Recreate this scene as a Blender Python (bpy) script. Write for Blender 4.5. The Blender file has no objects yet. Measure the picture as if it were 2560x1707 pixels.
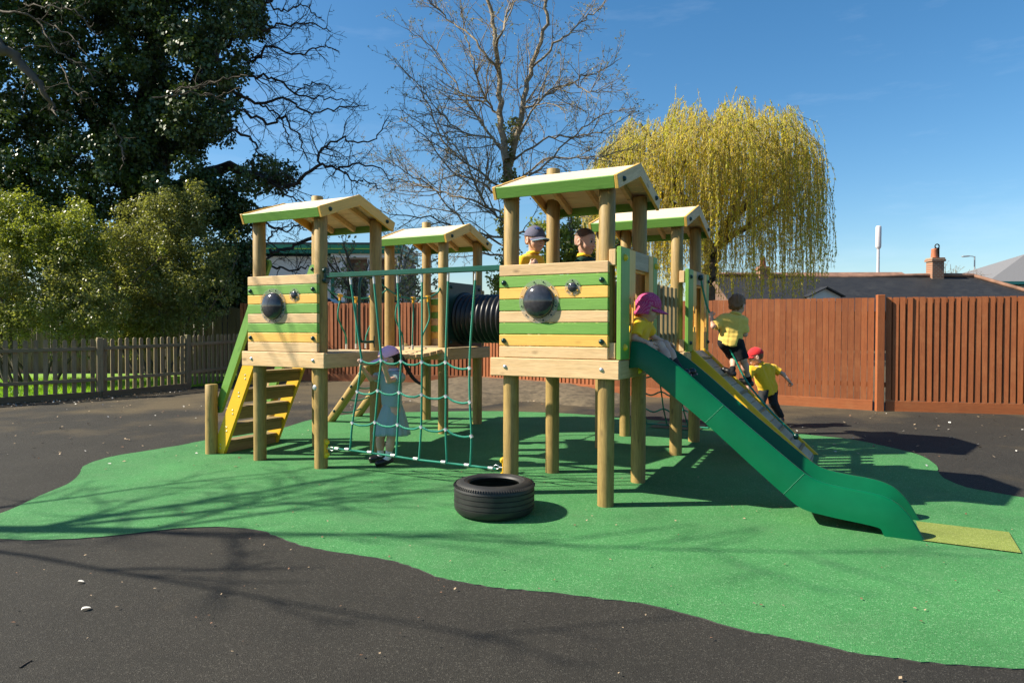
import bpy, bmesh, math, random
import numpy as np
from mathutils import Vector, Matrix

SC = bpy.context.scene
COL = SC.collection
R = math.radians

# ------------------------------------------------------------ camera, sky, sun, exposure
F, PT, RL, H = 1720.0, 0.0178, 0.0031, 1.36          # focal length (px of 2560), pitch, roll, eye height
cam_d = bpy.data.cameras.new('camera')
cam = bpy.data.objects.new('camera', cam_d)
COL.objects.link(cam)
cam_d.sensor_width = 36.0
cam_d.lens = 36.0 * F / 2560.0
cam_d.clip_start = 0.05
cam_d.clip_end = 3000.0
cam.matrix_world = (Matrix.Translation((0, 0, H)) @ Matrix.Rotation(R(90) - PT, 4, 'X') @ Matrix.Rotation(RL, 4, 'Z'))
SC.camera = cam

SUN_EL, SUN_AZ = R(39.5), R(2.5)                      # shadows run along +X, SUN_AZ turns them away from the viewer
world = bpy.data.worlds.new('World')
SC.world = world
world.use_nodes = True
wn, wl = world.node_tree.nodes, world.node_tree.links
for n in list(wn):
    wn.remove(n)
sky = wn.new('ShaderNodeTexSky')
sky.sky_type = 'NISHITA'
sky.sun_disc = False
sky.sun_elevation = SUN_EL
sky.sun_rotation = R(-90) - SUN_AZ
sky.altitude = 50
sky.air_density = 1.0
sky.dust_density = 0.7
sky.ozone_density = 2.8
bg = wn.new('ShaderNodeBackground')
bg.inputs['Strength'].default_value = 0.081
wo = wn.new('ShaderNodeOutputWorld')
hs_ = wn.new('ShaderNodeHueSaturation')
hs_.inputs['Saturation'].default_value = 1.28
hs_.inputs['Hue'].default_value = 0.495
wl.new(sky.outputs['Color'], hs_.inputs['Color'])
# a few thin streaks of high cirrus
tcw = wn.new('ShaderNodeTexCoord')
mpw = wn.new('ShaderNodeMapping')
mpw.inputs['Scale'].default_value = (1.2, 2.0, 7.0)
mpw.inputs['Rotation'].default_value = (0.25, 0.35, 0.4)
nzw = wn.new('ShaderNodeTexNoise')
nzw.inputs['Scale'].default_value = 2.6
nzw.inputs['Detail'].default_value = 7.0
nzw.inputs['Roughness'].default_value = 0.62
crw = wn.new('ShaderNodeValToRGB')
crw.color_ramp.elements[0].position = 0.56
crw.color_ramp.elements[0].color = (0, 0, 0, 1)
crw.color_ramp.elements[1].position = 0.80
crw.color_ramp.elements[1].color = (0.09, 0.09, 0.09, 1)
mxw = wn.new('ShaderNodeMix')
mxw.data_type = 'RGBA'
mxw.inputs[7].default_value = (8.0, 8.6, 9.6, 1)
wl.new(tcw.outputs['Generated'], mpw.inputs['Vector'])
wl.new(mpw.outputs[0], nzw.inputs['Vector'])
wl.new(nzw.outputs['Fac'], crw.inputs[0])
wl.new(crw.outputs[0], mxw.inputs[0])
wl.new(hs_.outputs[0], mxw.inputs[6])
wl.new(mxw.outputs[2], bg.inputs['Color'])
wl.new(bg.outputs[0], wo.inputs['Surface'])

sun_d = bpy.data.lights.new('sun', 'SUN')
sun_d.energy = 5.0
sun_d.angle = R(0.53)
sun_d.color = (1.0, 0.92, 0.76)
sun = bpy.data.objects.new('sun', sun_d)
COL.objects.link(sun)
sdir = Vector((math.cos(SUN_EL) * math.cos(SUN_AZ), math.cos(SUN_EL) * math.sin(SUN_AZ), -math.sin(SUN_EL)))
sun.rotation_euler = sdir.to_track_quat('-Z', 'Y').to_euler()
sun.location = (-20, 0, 20)

SC.view_settings.view_transform = 'Standard'
SC.view_settings.look = 'None'
SC.view_settings.exposure = 1.0
SC.view_settings.gamma = 1.0
SC.view_settings.use_curve_mapping = False

# ------------------------------------------------------------ frames of reference
TH = 0.4841                                            # the climbing frame stands turned by this angle
ORG = np.array([-0.006, 5.626])
UA = np.array([math.cos(TH), -math.sin(TH)])
VA = np.array([math.sin(TH), math.cos(TH)])
S = 0.82                                               # post spacing of a tower


def W(u, v, z=0.0):
    p = ORG + UA * u + VA * v
    return Vector((p[0], p[1], z))


def gz(x, y):
    """height of the gently rising playground"""
    yy = min(max(y, -6.0), 17.0)
    xx = min(max(x, -14.0), 14.0)
    return 0.0243 * (yy - 5.1) + 0.0085 * xx


def at(px, py, Y):
    """a point of the place at depth Y, from where it stands in the 2560 px photograph"""
    x, y = px - 1280.0, py - 853.5
    c, s = math.cos(RL), math.sin(RL)
    x, y = c * x + s * y, -s * x + c * y
    dx, dy, dz = x / F, 1.0, -y / F
    Yw = dy * math.cos(PT) + dz * math.sin(PT)
    Zw = -dy * math.sin(PT) + dz * math.cos(PT)
    t = Y / Yw
    return Vector((dx * t, Y, H + Zw * t))


# ------------------------------------------------------------ mesh helpers
def link(name, data, parent=None):
    o = bpy.data.objects.new(name, data)
    COL.objects.link(o)
    if parent is not None:
        o.parent = parent
    return o


def tag(o, label=None, cat=None, group=None, kind=None):
    if label: o['label'] = label
    if cat: o['category'] = cat
    if group: o['group'] = group
    if kind: o['kind'] = kind
    return o


def empty(name, loc=(0, 0, 0), rz=0.0):
    o = bpy.data.objects.new(name, None)
    o.empty_display_size = 0.1
    COL.objects.link(o)
    o.location = loc
    o.rotation_euler = (0, 0, rz)
    return o


def fast_mesh(name, verts, faces, mats, smooth=False, midx=None):
    """verts (n,3), faces (m,k) arrays -> mesh"""
    verts = np.asarray(verts, dtype=np.float32)
    faces = np.asarray(faces, dtype=np.int32)
    me = bpy.data.meshes.new(name)
    me.vertices.add(len(verts))
    me.vertices.foreach_set('co', verts.ravel())
    k = faces.shape[1]
    me.loops.add(faces.size)
    me.loops.foreach_set('vertex_index', faces.ravel())
    me.polygons.add(len(faces))
    me.polygons.foreach_set('loop_start', np.arange(0, faces.size, k, dtype=np.int32))
    me.polygons.foreach_set('loop_total', np.full(len(faces), k, dtype=np.int32))
    if midx is not None:
        me.polygons.foreach_set('material_index', np.asarray(midx, dtype=np.int32))
    me.update(calc_edges=True)
    if smooth:
        me.polygons.foreach_set('use_smooth', np.ones(len(faces), dtype=bool))
    for m in (mats if isinstance(mats, (list, tuple)) else [mats]):
        me.materials.append(m)
    return me


class MB:
    """collects shapes of ONE part"""
    def __init__(self):
        self.v, self.f, self.m, self.s = [], [], [], []

    def add(self, vs, fs, mi=0, smooth=False, M=None):
        b = len(self.v)
        for p in vs:
            p = Vector(p)
            self.v.append(tuple(M @ p) if M is not None else tuple(p))
        for f in fs:
            self.f.append(tuple(i + b for i in f))
            self.m.append(mi)
            self.s.append(smooth)

    def box(self, c, size, rot=None, mi=0, ch=0.0):
        vs, fs = cbox(size, ch)
        M = Matrix.Translation(c)
        if rot is not None:
            M = M @ rot.to_4x4()
        self.add(vs, fs, mi, False, M)

    def tube(self, pts, rad, n=8, mi=0, cap=True, closed=False, flat_v=None):
        pts = [Vector(p) for p in pts]
        N = len(pts)
        if not hasattr(rad, '__len__'):
            rad = [rad] * N
        T = []
        for i in range(N):
            if closed:
                t = pts[(i + 1) % N] - pts[i - 1]
            else:
                t = pts[min(i + 1, N - 1)] - pts[max(i - 1, 0)]
            T.append(t.normalized() if t.length > 1e-9 else Vector((0, 0, 1)))
        a = Vector((0, 0, 1)) if abs(T[0].z) < 0.9 else Vector((1, 0, 0))
        nrm = T[0].cross(a).normalized()
        vs, fs = [], []
        for i in range(N):
            nrm = (nrm - T[i] * nrm.dot(T[i]))
            nrm = nrm.normalized() if nrm.length > 1e-6 else T[i].orthogonal().normalized()
            bn = T[i].cross(nrm)
            for k in range(n):
                an = 2 * math.pi * k / n
                vs.append(pts[i] + (nrm * math.cos(an) + bn * math.sin(an)) * rad[i])
        for i in range(N if closed else N - 1):
            j = (i + 1) % N
            for k in range(n):
                fs.append((i * n + k, i * n + (k + 1) % n, j * n + (k + 1) % n, j * n + k))
        self.add(vs, fs, mi, True)
        if cap and not closed:
            self.add(vs[:n], [tuple(range(n))[::-1]], mi)
            self.add(vs[-n:], [tuple(range(n))], mi)

    def lathe(self, prof, M=None, n=24, mi=0, smooth=True, closed=False):
        """prof: (r, z) pairs turned round local z"""
        vs, fs = [], []
        for (r_, z) in prof:
            for k in range(n):
                a = 2 * math.pi * k / n
                vs.append((r_ * math.cos(a), r_ * math.sin(a), z))
        L = len(prof)
        for i in range(L if closed else L - 1):
            j = (i + 1) % L
            for k in range(n):
                fs.append((i * n + k, i * n + (k + 1) % n, j * n + (k + 1) % n, j * n + k))
        self.add(vs, fs, mi, smooth, M)

    def prism(self, outline, d, M=None, mi=0):
        """outline in xy (counter-clockwise), thickness d along z, centred"""
        n = len(outline)
        vs = [(x, y, -d / 2) for x, y in outline] + [(x, y, d / 2) for x, y in outline]
        fs = [tuple(range(n))[::-1], tuple(range(n, 2 * n))]
        fs += [(i, (i + 1) % n, n + (i + 1) % n, n + i) for i in range(n)]
        self.add(vs, fs, mi, False, M)

    def mesh(self, name, mats):
        me = bpy.data.meshes.new(name)
        me.from_pydata(self.v, [], self.f)
        for m in (mats if isinstance(mats, (list, tuple)) else [mats]):
            me.materials.append(m)
        me.polygons.foreach_set('material_index', self.m)
        me.polygons.foreach_set('use_smooth', self.s)
        me.update()
        return me

    def build(self, name, mats, parent=None):
        return link(name, self.mesh(name, mats), parent)


def cbox(size, ch=0.0):
    """a box with chamfered edges: 44 triangles"""
    hx, hy, hz = size[0] / 2, size[1] / 2, size[2] / 2
    if ch <= 0:
        vs = [(x, y, z) for x in (-hx, hx) for y in (-hy, hy) for z in (-hz, hz)]
        return vs, [(0, 1, 3, 2), (4, 6, 7, 5), (0, 4, 5, 1), (2, 3, 7, 6), (0, 2, 6, 4), (1, 5, 7, 3)]
    c = min(ch, hx * 0.9, hy * 0.9, hz * 0.9)
    h = (hx, hy, hz)
    vs, ix = [], {}
    for sx in (-1, 1):
        for sy in (-1, 1):
            for sz in (-1, 1):
                for ax in range(3):
                    s = (sx, sy, sz)
                    p = [s[i] * (h[i] if i == ax else h[i] - c) for i in range(3)]
                    ix[(s, ax)] = len(vs)
                    vs.append(tuple(p))
    fs = []
    for ax in range(3):
        a, b = (ax + 1) % 3, (ax + 2) % 3
        for sg in (-1, 1):
            q = []
            for (sa, sb) in ((-1, -1), (1, -1), (1, 1), (-1, 1)):
                s = [0, 0, 0]; s[ax] = sg; s[a] = sa; s[b] = sb
                q.append(ix[(tuple(s), ax)])
            fs.append(tuple(q) if sg > 0 else tuple(q[::-1]))
    for ax in range(3):                                 # edges along ax join faces a and b
        a, b = (ax + 1) % 3, (ax + 2) % 3
        for sa in (-1, 1):
            for sb in (-1, 1):
                s0 = [0, 0, 0]; s1 = [0, 0, 0]
                s0[ax], s1[ax] = -1, 1
                s0[a] = s1[a] = sa; s0[b] = s1[b] = sb
                q = (ix[(tuple(s0), a)], ix[(tuple(s1), a)], ix[(tuple(s1), b)], ix[(tuple(s0), b)])
                fs.append(q if sa * sb > 0 else q[::-1])
    for sx in (-1, 1):
        for sy in (-1, 1):
            for sz in (-1, 1):
                s = (sx, sy, sz)
                q = (ix[(s, 0)], ix[(s, 1)], ix[(s, 2)])
                fs.append(q if sx * sy * sz > 0 else q[::-1])
    return vs, fs


MCACHE = {}


def frame(axis, normal):
    x = Vector(axis).normalized()
    z = Vector(normal)
    z = (z - x * z.dot(x)).normalized()
    y = z.cross(x)
    return Matrix((x, y, z)).transposed()


def board(name, parent, p0, p1, width, thick, normal, mat, ch=0.004):
    """a plank from p0 to p1 (centre line), grain along it, its broad face towards normal"""
    p0, p1 = Vector(p0), Vector(p1)
    L = (p1 - p0).length
    mats = mat if isinstance(mat, (list, tuple)) else [mat]
    key = ('board', round(L, 3), round(width, 3), round(thick, 3), tuple(m.name for m in mats), ch)
    if key not in MCACHE:
        b = MB()
        b.box((0, 0, 0), (L, width, thick), None, 0, ch)
        if len(mats) > 1:                               # second stain on the edges
            for i, f in enumerate(b.f):
                n = (Vector(b.v[f[1]]) - Vector(b.v[f[0]])).cross(Vector(b.v[f[2]]) - Vector(b.v[f[0]])).normalized()
                b.m[i] = 0 if abs(n.z) > 0.8 else 1
        MCACHE[key] = b.mesh(name, mats)
    o = link(name, MCACHE[key], parent)
    o.matrix_local = Matrix.Translation((p0 + p1) / 2) @ frame(p1 - p0, normal).to_4x4()
    return o


def shared(key, fn):
    if key not in MCACHE:
        MCACHE[key] = fn()
    return MCACHE[key]


def put(name, me, parent, loc, rot=None):
    o = link(name, me, parent)
    M = Matrix.Translation(loc)
    if rot is not None:
        M = M @ rot.to_4x4()
    o.matrix_local = M
    return o


def spline(pts, n=6):
    """Catmull-Rom through the points"""
    P = [Vector(p) for p in pts]
    P = [P[0] * 2 - P[1]] + P + [P[-1] * 2 - P[-2]]
    out = []
    for i in range(1, len(P) - 2):
        for k in range(n):
            t = k / n
            a, b, c, d = P[i - 1], P[i], P[i + 1], P[i + 2]
            out.append(0.5 * ((2 * b) + (c - a) * t + (2 * a - 5 * b + 4 * c - d) * t * t + (3 * b - a - 3 * c + d) * t ** 3))
    out.append(P[-2])
    return out


# ------------------------------------------------------------ materials
def new_mat(name):
    m = bpy.data.materials.new(name)
    m.use_nodes = True
    nt = m.node_tree
    b = nt.nodes['Principled BSDF']
    return m, nt, b


def N(nt, typ, **kw):
    n = nt.nodes.new(typ)
    for k, v in kw.items():
        if k in n.inputs:
            n.inputs[k].default_value = v
        else:
            setattr(n, k, v)
    return n


def ramp(nt, fac, stops):
    r_ = nt.nodes.new('ShaderNodeValToRGB')
    e = r_.color_ramp.elements
    while len(e) < len(stops):
        e.new(0.5)
    for el, (p, c) in zip(e, stops):
        el.position = p
        el.color = (c[0], c[1], c[2], 1)
    nt.links.new(fac, r_.inputs[0])
    return r_.outputs[0]


def mixc(nt, fac, a, b, blend='MIX'):
    m = nt.nodes.new('ShaderNodeMix')
    m.data_type = 'RGBA'
    m.blend_type = blend
    for s, v in ((m.inputs[0], fac), (m.inputs[6], a), (m.inputs[7], b)):
        if hasattr(v, 'is_output') or isinstance(v, bpy.types.NodeSocket):
            nt.links.new(v, s)
        elif isinstance(v, (int, float)):
            s.default_value = v
        else:
            s.default_value = (v[0], v[1], v[2], 1)
    return m.outputs[2]


def bump(nt, b, h, strength=0.2, dist=0.01):
    n = nt.nodes.new('ShaderNodeBump')
    n.inputs['Strength'].default_value = strength
    n.inputs['Distance'].default_value = dist
    nt.links.new(h, n.inputs['Height'])
    nt.links.new(n.outputs[0], b.inputs['Normal'])


def plain(name, col, rough=0.5, metal=0.0, spec=None, noise=0.0, nscale=8.0, bumpy=0.0, bscale=60.0):
    m, nt, b = new_mat(name)
    b.inputs['Base Color'].default_value = (*col, 1)
    b.inputs['Roughness'].default_value = rough
    b.inputs['Metallic'].default_value = metal
    if spec is not None:
        b.inputs['Specular IOR Level'].default_value = spec
    tc = N(nt, 'ShaderNodeTexCoord')
    if noise > 0:
        t = N(nt, 'ShaderNodeTexNoise', Scale=nscale, Detail=4.0)
        nt.links.new(tc.outputs['Object'], t.inputs['Vector'])
        c = ramp(nt, t.outputs['Fac'], [(0.3, [x * (1 - noise) for x in col]), (0.7, [min(1, x * (1 + noise)) for x in col])])
        nt.links.new(c, b.inputs['Base Color'])
    if bumpy > 0:
        t2 = N(nt, 'ShaderNodeTexNoise', Scale=bscale, Detail=3.0)
        nt.links.new(tc.outputs['Object'], t2.inputs['Vector'])
        bump(nt, b, t2.outputs['Fac'], bumpy, 0.005)
    return m


def wood(name, col, dark, rough=0.6, knots=0.6, grain=0.35, axis='X', var=0.12, wear=None, gs=1.0, splits=False):
    """stained or bare softwood, grain along the local axis; each piece differs by its random offset"""
    m, nt, b = new_mat(name)
    L = nt.links
    tc = N(nt, 'ShaderNodeTexCoord')
    oi = N(nt, 'ShaderNodeObjectInfo')
    off = N(nt, 'ShaderNodeVectorMath', operation='SCALE')
    cmb = N(nt, 'ShaderNodeCombineXYZ', X=37.0, Y=23.0, Z=51.0)
    L.new(cmb.outputs[0], off.inputs[0])
    L.new(oi.outputs['Random'], off.inputs['Scale'])
    ad = N(nt, 'ShaderNodeVectorMath', operation='ADD')
    L.new(tc.outputs['Object'], ad.inputs[0])
    L.new(off.outputs[0], ad.inputs[1])
    mp = N(nt, 'ShaderNodeMapping')
    sc = {'X': (1.1 * gs, 16 * gs, 16 * gs), 'Z': (16 * gs, 16 * gs, 1.1 * gs)}[axis]
    mp.inputs['Scale'].default_value = sc
    L.new(ad.outputs[0], mp.inputs['Vector'])
    n1 = N(nt, 'ShaderNodeTexNoise', Scale=2.2, Detail=5.0, Roughness=0.6, Distortion=0.8)
    L.new(mp.outputs[0], n1.inputs['Vector'])
    n2 = N(nt, 'ShaderNodeTexNoise', Scale=9.0, Detail=3.0, Roughness=0.6)
    L.new(mp.outputs[0], n2.inputs['Vector'])
    c1 = ramp(nt, n1.outputs['Fac'], [(0.3, dark), (0.62, col)])
    base = mixc(nt, grain, col, c1)
    c2 = ramp(nt, n2.outputs['Fac'], [(0.35, (0.72, 0.72, 0.72)), (0.6, (1, 1, 1))])
    base = mixc(nt, grain, base, c2, 'MULTIPLY')
    if knots > 0:
        mk = N(nt, 'ShaderNodeMapping')
        mk.inputs['Scale'].default_value = {'X': (2.4, 5.5, 5.5), 'Z': (5.5, 5.5, 2.4)}[axis]
        L.new(ad.outputs[0], mk.inputs['Vector'])
        vo = N(nt, 'ShaderNodeTexVoronoi', Scale=1.0, Randomness=1.0)
        L.new(mk.outputs[0], vo.inputs['Vector'])
        kf = ramp(nt, vo.outputs['Distance'], [(0.04, (1, 1, 1)), (0.11, (0, 0, 0))])
        base = mixc(nt, mul(nt, kf, knots), base, [x * 0.42 for x in dark])
    # piece to piece difference
    hv = N(nt, 'ShaderNodeHueSaturation')
    mr = N(nt, 'ShaderNodeMapRange')
    mr.inputs['To Min'].default_value = 1 - var
    mr.inputs['To Max'].default_value = 1 + var
    L.new(oi.outputs['Random'], mr.inputs['Value'])
    L.new(mr.outputs[0], hv.inputs['Value'])
    L.new(base, hv.inputs['Color'])
    base = hv.outputs[0]
    if wear is not None:
        nw = N(nt, 'ShaderNodeTexNoise', Scale=3.5, Detail=6.0, Roughness=0.7)
        L.new(ad.outputs[0], nw.inputs['Vector'])
        wf = ramp(nt, nw.outputs['Fac'], [(0.48, (0, 0, 0)), (0.72, (1, 1, 1))])
        base = mixc(nt, mul(nt, wf, 0.55), base, wear)
    if splits:                                          # drying splits along the grain
        ms = N(nt, 'ShaderNodeMapping')
        ms.inputs['Scale'].default_value = (13, 13, 0.55)
        L.new(ad.outputs[0], ms.inputs['Vector'])
        ns = N(nt, 'ShaderNodeTexNoise', Scale=1.6, Detail=2.0)
        L.new(ms.outputs[0], ns.inputs['Vector'])
        ln_ = ramp(nt, ns.outputs['Fac'], [(0.492, (0, 0, 0)), (0.50, (1, 1, 1)), (0.508, (0, 0, 0))])
        nm = N(nt, 'ShaderNodeTexNoise', Scale=2.2, Detail=1.0)
        L.new(ad.outputs[0], nm.inputs['Vector'])
        mk_ = ramp(nt, nm.outputs['Fac'], [(0.5, (0, 0, 0)), (0.6, (1, 1, 1))])
        sp_ = N(nt, 'ShaderNodeMath', operation='MULTIPLY')
        L.new(ln_, sp_.inputs[0])
        L.new(mk_, sp_.inputs[1])
        base = mixc(nt, mul(nt, sp_.outputs[0], 0.8), base, [x * 0.3 for x in dark])
    L.new(base, b.inputs['Base Color'])
    b.inputs['Roughness'].default_value = rough
    bump(nt, b, n2.outputs['Fac'], 0.25, 0.004)
    return m


def mul(nt, a, k):
    n = N(nt, 'ShaderNodeMath', operation='MULTIPLY')
    nt.links.new(a, n.inputs[0])
    n.inputs[1].default_value = k
    return n.outputs[0]


def speckle(name, base, light, dark, scale=220.0, rough=0.9, patch=None, patch_scale=0.5, bumpk=0.5, scuff=None):
    """granular ground: rubber crumb or tarmac"""
    m, nt, b = new_mat(name)
    L = nt.links
    tc = N(nt, 'ShaderNodeTexCoord')
    vo = N(nt, 'ShaderNodeTexVoronoi', Scale=scale)
    L.new(tc.outputs['Object'], vo.inputs['Vector'])
    sp = N(nt, 'ShaderNodeSeparateColor')
    L.new(vo.outputs['Color'], sp.inputs[0])
    c = ramp(nt, sp.outputs[0], [(0.0, dark), (0.16, base), (0.88, base), (0.93, light), (1.0, light)])
    n1 = N(nt, 'ShaderNodeTexNoise', Scale=1.3, Detail=8.0, Roughness=0.65)
    L.new(tc.outputs['Object'], n1.inputs['Vector'])
    g = ramp(nt, n1.outputs['Fac'], [(0.28, (0.76, 0.76, 0.75)), (0.72, (1.16, 1.15, 1.12))])
    c = mixc(nt, 1.0, c, g, 'MULTIPLY')
    if scuff is not None:                               # trodden, faded and dusty places
        nf = N(nt, 'ShaderNodeTexNoise', Scale=2.3, Detail=9.0, Roughness=0.72, Distortion=0.6)
        L.new(tc.outputs['Object'], nf.inputs['Vector'])
        sf = ramp(nt, nf.outputs['Fac'], [(0.50, (0, 0, 0)), (0.70, (1, 1, 1))])
        c = mixc(nt, mul(nt, sf, 0.45), c, scuff)
    if patch is not None:
        n3 = N(nt, 'ShaderNodeTexNoise', Scale=patch_scale, Detail=7.0, Roughness=0.6)
        L.new(tc.outputs['Object'], n3.inputs['Vector'])
        sx = N(nt, 'ShaderNodeSeparateXYZ')
        L.new(tc.outputs['Object'], sx.inputs[0])
        # silt and moss gather along the fences at the far side of the yard
        mr = N(nt, 'ShaderNodeMapRange')
        mr.inputs['From Min'].default_value = 7.0
        mr.inputs['From Max'].default_value = 13.0
        mr.inputs['To Min'].default_value = -0.17
        mr.inputs['To Max'].default_value = 0.2
        L.new(sx.outputs['Y'], mr.inputs['Value'])
        ad = N(nt, 'ShaderNodeMath', operation='ADD')
        L.new(n3.outputs['Fac'], ad.inputs[0])
        L.new(mr.outputs[0], ad.inputs[1])
        pf = ramp(nt, ad.outputs[0], [(0.46, (0, 0, 0)), (0.7, (1, 1, 1))])
        c = mixc(nt, mul(nt, pf, 0.75), c, patch)
    L.new(c, b.inputs['Base Color'])
    b.inputs['Roughness'].default_value = rough
    b.inputs['Specular IOR Level'].default_value = 0.3
    bump(nt, b, vo.outputs['Distance'], bumpk, 0.006)
    return m


def leafmat(name, col, col2, rough=0.45, trans=0.35, spec=0.5):
    m, nt, b = new_mat(name)
    L = nt.links
    gi = N(nt, 'ShaderNodeNewGeometry')
    c = ramp(nt, gi.outputs['Random Per Island'], [(0.0, col), (0.6, col2), (1.0, [x * 0.7 for x in col])])
    L.new(c, b.inputs['Base Color'])
    b.inputs['Roughness'].default_value = rough
    b.inputs['Specular IOR Level'].default_value = spec
    if trans > 0:
        tr = N(nt, 'ShaderNodeBsdfTranslucent')
        tc_ = mixc(nt, 1.0, c, (1.3, 1.25, 0.6), 'MULTIPLY')
        L.new(tc_, tr.inputs['Color'])
        mx = N(nt, 'ShaderNodeMixShader')
        mx.inputs[0].default_value = trans
        L.new(b.outputs[0], mx.inputs[1])
        L.new(tr.outputs[0], mx.inputs[2])
        L.new(mx.outputs[0], nt.nodes['Material Output'].inputs['Surface'])
    return m


M = {}
M['pine'] = wood('bare_pine', (0.70, 0.475, 0.245), (0.52, 0.32, 0.13), 0.62, 0.8, 0.68, var=0.08)
M['pine_pale'] = wood('pale_roof_pine', (0.80, 0.64, 0.44), (0.66, 0.48, 0.28), 0.6, 0.5, 0.45, var=0.06)
M['green'] = wood('green_stain', (0.160, 0.345, 0.055), (0.11, 0.265, 0.035), 0.5, 0.45, 0.4, var=0.06)
M['yellow'] = wood('yellow_stain', (0.79, 0.46, 0.095), (0.66, 0.34, 0.05), 0.5, 0.5, 0.4, var=0.06)
M['yellow_paint'] = wood('bright_yellow_stain', (0.80, 0.47, 0.02), (0.66, 0.36, 0.015), 0.45, 0.35, 0.25, var=0.04)
M['pine_shaded'] = wood('shaded_pine', (0.46, 0.36, 0.24), (0.30, 0.22, 0.13), 0.7, 0.3, 0.5)  # darker copy of the bare pine, with shade put into its colour
M['log'] = wood('treated_log', (0.40, 0.262, 0.078), (0.25, 0.155, 0.04), 0.62, 0.75, 0.95, axis='Z', var=0.12, gs=1.1, splits=True, wear=(0.40, 0.27, 0.09))
M['tread'] = wood('treated_tread', (0.30, 0.215, 0.095), (0.17, 0.12, 0.05), 0.7, 0.4, 0.75, var=0.12)
M['deck'] = wood('deck_plank', (0.40, 0.31, 0.19), (0.26, 0.19, 0.11), 0.75, 0.3, 0.6, var=0.12)
M['brownfence'] = wood('brown_fence_stain', (0.32, 0.092, 0.024), (0.21, 0.058, 0.015), 0.7, 0.35, 0.6, var=0.14, wear=(0.36, 0.135, 0.045))
M['picket'] = wood('weathered_picket', (0.30, 0.225, 0.12), (0.16, 0.115, 0.06), 0.8, 0.3, 0.8, var=0.16, wear=(0.17, 0.18, 0.06))
M['oldfence'] = wood('old_panel', (0.17, 0.115, 0.06), (0.10, 0.065, 0.03), 0.8, 0.2, 0.8, var=0.2)
M['cap_green'] = plain('dark_green_plastic', (0.004, 0.035, 0.028), 0.3)
M['cap_yellow'] = plain('yellow_plastic', (0.80, 0.52, 0.01), 0.35)
M['clip_yellow'] = plain('orange_yellow_clip', (0.75, 0.38, 0.015), 0.35)
M['steel'] = plain('galvanised_steel', (0.55, 0.56, 0.57), 0.35, 0.9)
M['beam'] = plain('green_powder_coat', (0.003, 0.072, 0.044), 0.30, noise=0.1)
M['ferrule'] = plain('white_ferrule', (0.62, 0.62, 0.60), 0.35, 0.3)
M['slide'] = None
M['flange'] = None
M['tunnel'] = plain('black_polyethylene', (0.012, 0.012, 0.013), 0.38, noise=0.2)
M['plate'] = plain('dark_green_board', (0.006, 0.030, 0.022), 0.45, noise=0.1)


def rope_mat(name, col):
    m, nt, b = new_mat(name)
    tc = N(nt, 'ShaderNodeTexCoord')
    w = N(nt, 'ShaderNodeTexWave', Scale=42.0, Distortion=0.5)
    w.bands_direction = 'DIAGONAL'
    nt.links.new(tc.outputs['Object'], w.inputs['Vector'])
    c = ramp(nt, w.outputs['Fac'], [(0.1, [x * 0.62 for x in col]), (0.6, col)])
    nt.links.new(c, b.inputs['Base Color'])
    b.inputs['Roughness'].default_value = 0.5
    bump(nt, b, w.outputs['Fac'], 0.6, 0.004)
    return m


M['rope'] = rope_mat('green_rope', (0.008, 0.27, 0.17))


def slide_mat():
    m, nt, b = new_mat('green_moulded_plastic')
    L = nt.links
    tc = N(nt, 'ShaderNodeTexCoord')
    n = N(nt, 'ShaderNodeTexNoise', Scale=5.0, Detail=6.0, Roughness=0.7)
    L.new(tc.outputs['Object'], n.inputs['Vector'])
    c = ramp(nt, n.outputs['Fac'], [(0.3, (0.0006, 0.098, 0.037)), (0.7, (0.001, 0.118, 0.046))])
    L.new(c, b.inputs['Base Color'])
    b.inputs['Roughness'].default_value = 0.34
    b.inputs['Specular IOR Level'].default_value = 0.26
    n2 = N(nt, 'ShaderNodeTexNoise', Scale=260.0, Detail=2.0)
    L.new(tc.outputs['Object'], n2.inputs['Vector'])
    bump(nt, b, n2.outputs['Fac'], 0.08, 0.003)
    return m


M['slide'] = slide_mat()


def clear_mat(name, tint, rough, alpha):
    m, nt, b = new_mat(name)
    b.inputs['Base Color'].default_value = (*tint, 1)
    b.inputs['Roughness'].default_value = rough
    b.inputs['Alpha'].default_value = alpha
    b.inputs['Coat Weight'].default_value = 0.5
    return m


M['flange'] = clear_mat('clear_flange', (0.46, 0.46, 0.42), 0.12, 0.24)
M['dome'] = plain('smoked_dome', (0.035, 0.035, 0.04), 0.10, spec=0.7, noise=0.3, nscale=30.0)
M['tyre'] = plain('tyre_rubber', (0.020, 0.019, 0.018), 0.55, noise=0.25, nscale=14.0, bumpy=0.08, bscale=120)
M['tarmac'] = speckle('tarmac', (0.026, 0.0235, 0.0195), (0.064, 0.059, 0.050), (0.011, 0.0095, 0.008), 190.0, 0.88, (0.115, 0.086, 0.046), 0.75, 0.5)
M['rubber'] = speckle('green_rubber_crumb', (0.049, 0.200, 0.062), (0.14, 0.31, 0.14), (0.030, 0.125, 0.034), 170.0, 0.85, bumpk=0.45, scuff=(0.088, 0.20, 0.085))
M['rubber_side'] = plain('rubber_edge', (0.05, 0.05, 0.045), 0.9)
M['mat_yellow'] = speckle('olive_rubber_mat', (0.20, 0.245, 0.052), (0.30, 0.33, 0.11), (0.13, 0.165, 0.035), 170.0, 0.85)
M['mat_brown'] = speckle('brown_rubber_mat', (0.14, 0.13, 0.06), (0.2, 0.2, 0.1), (0.08, 0.08, 0.04), 170.0, 0.85)
M['grass'] = leafmat('grass_blade', (0.19, 0.38, 0.016), (0.28, 0.48, 0.025), 0.5, 0.45)
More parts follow.
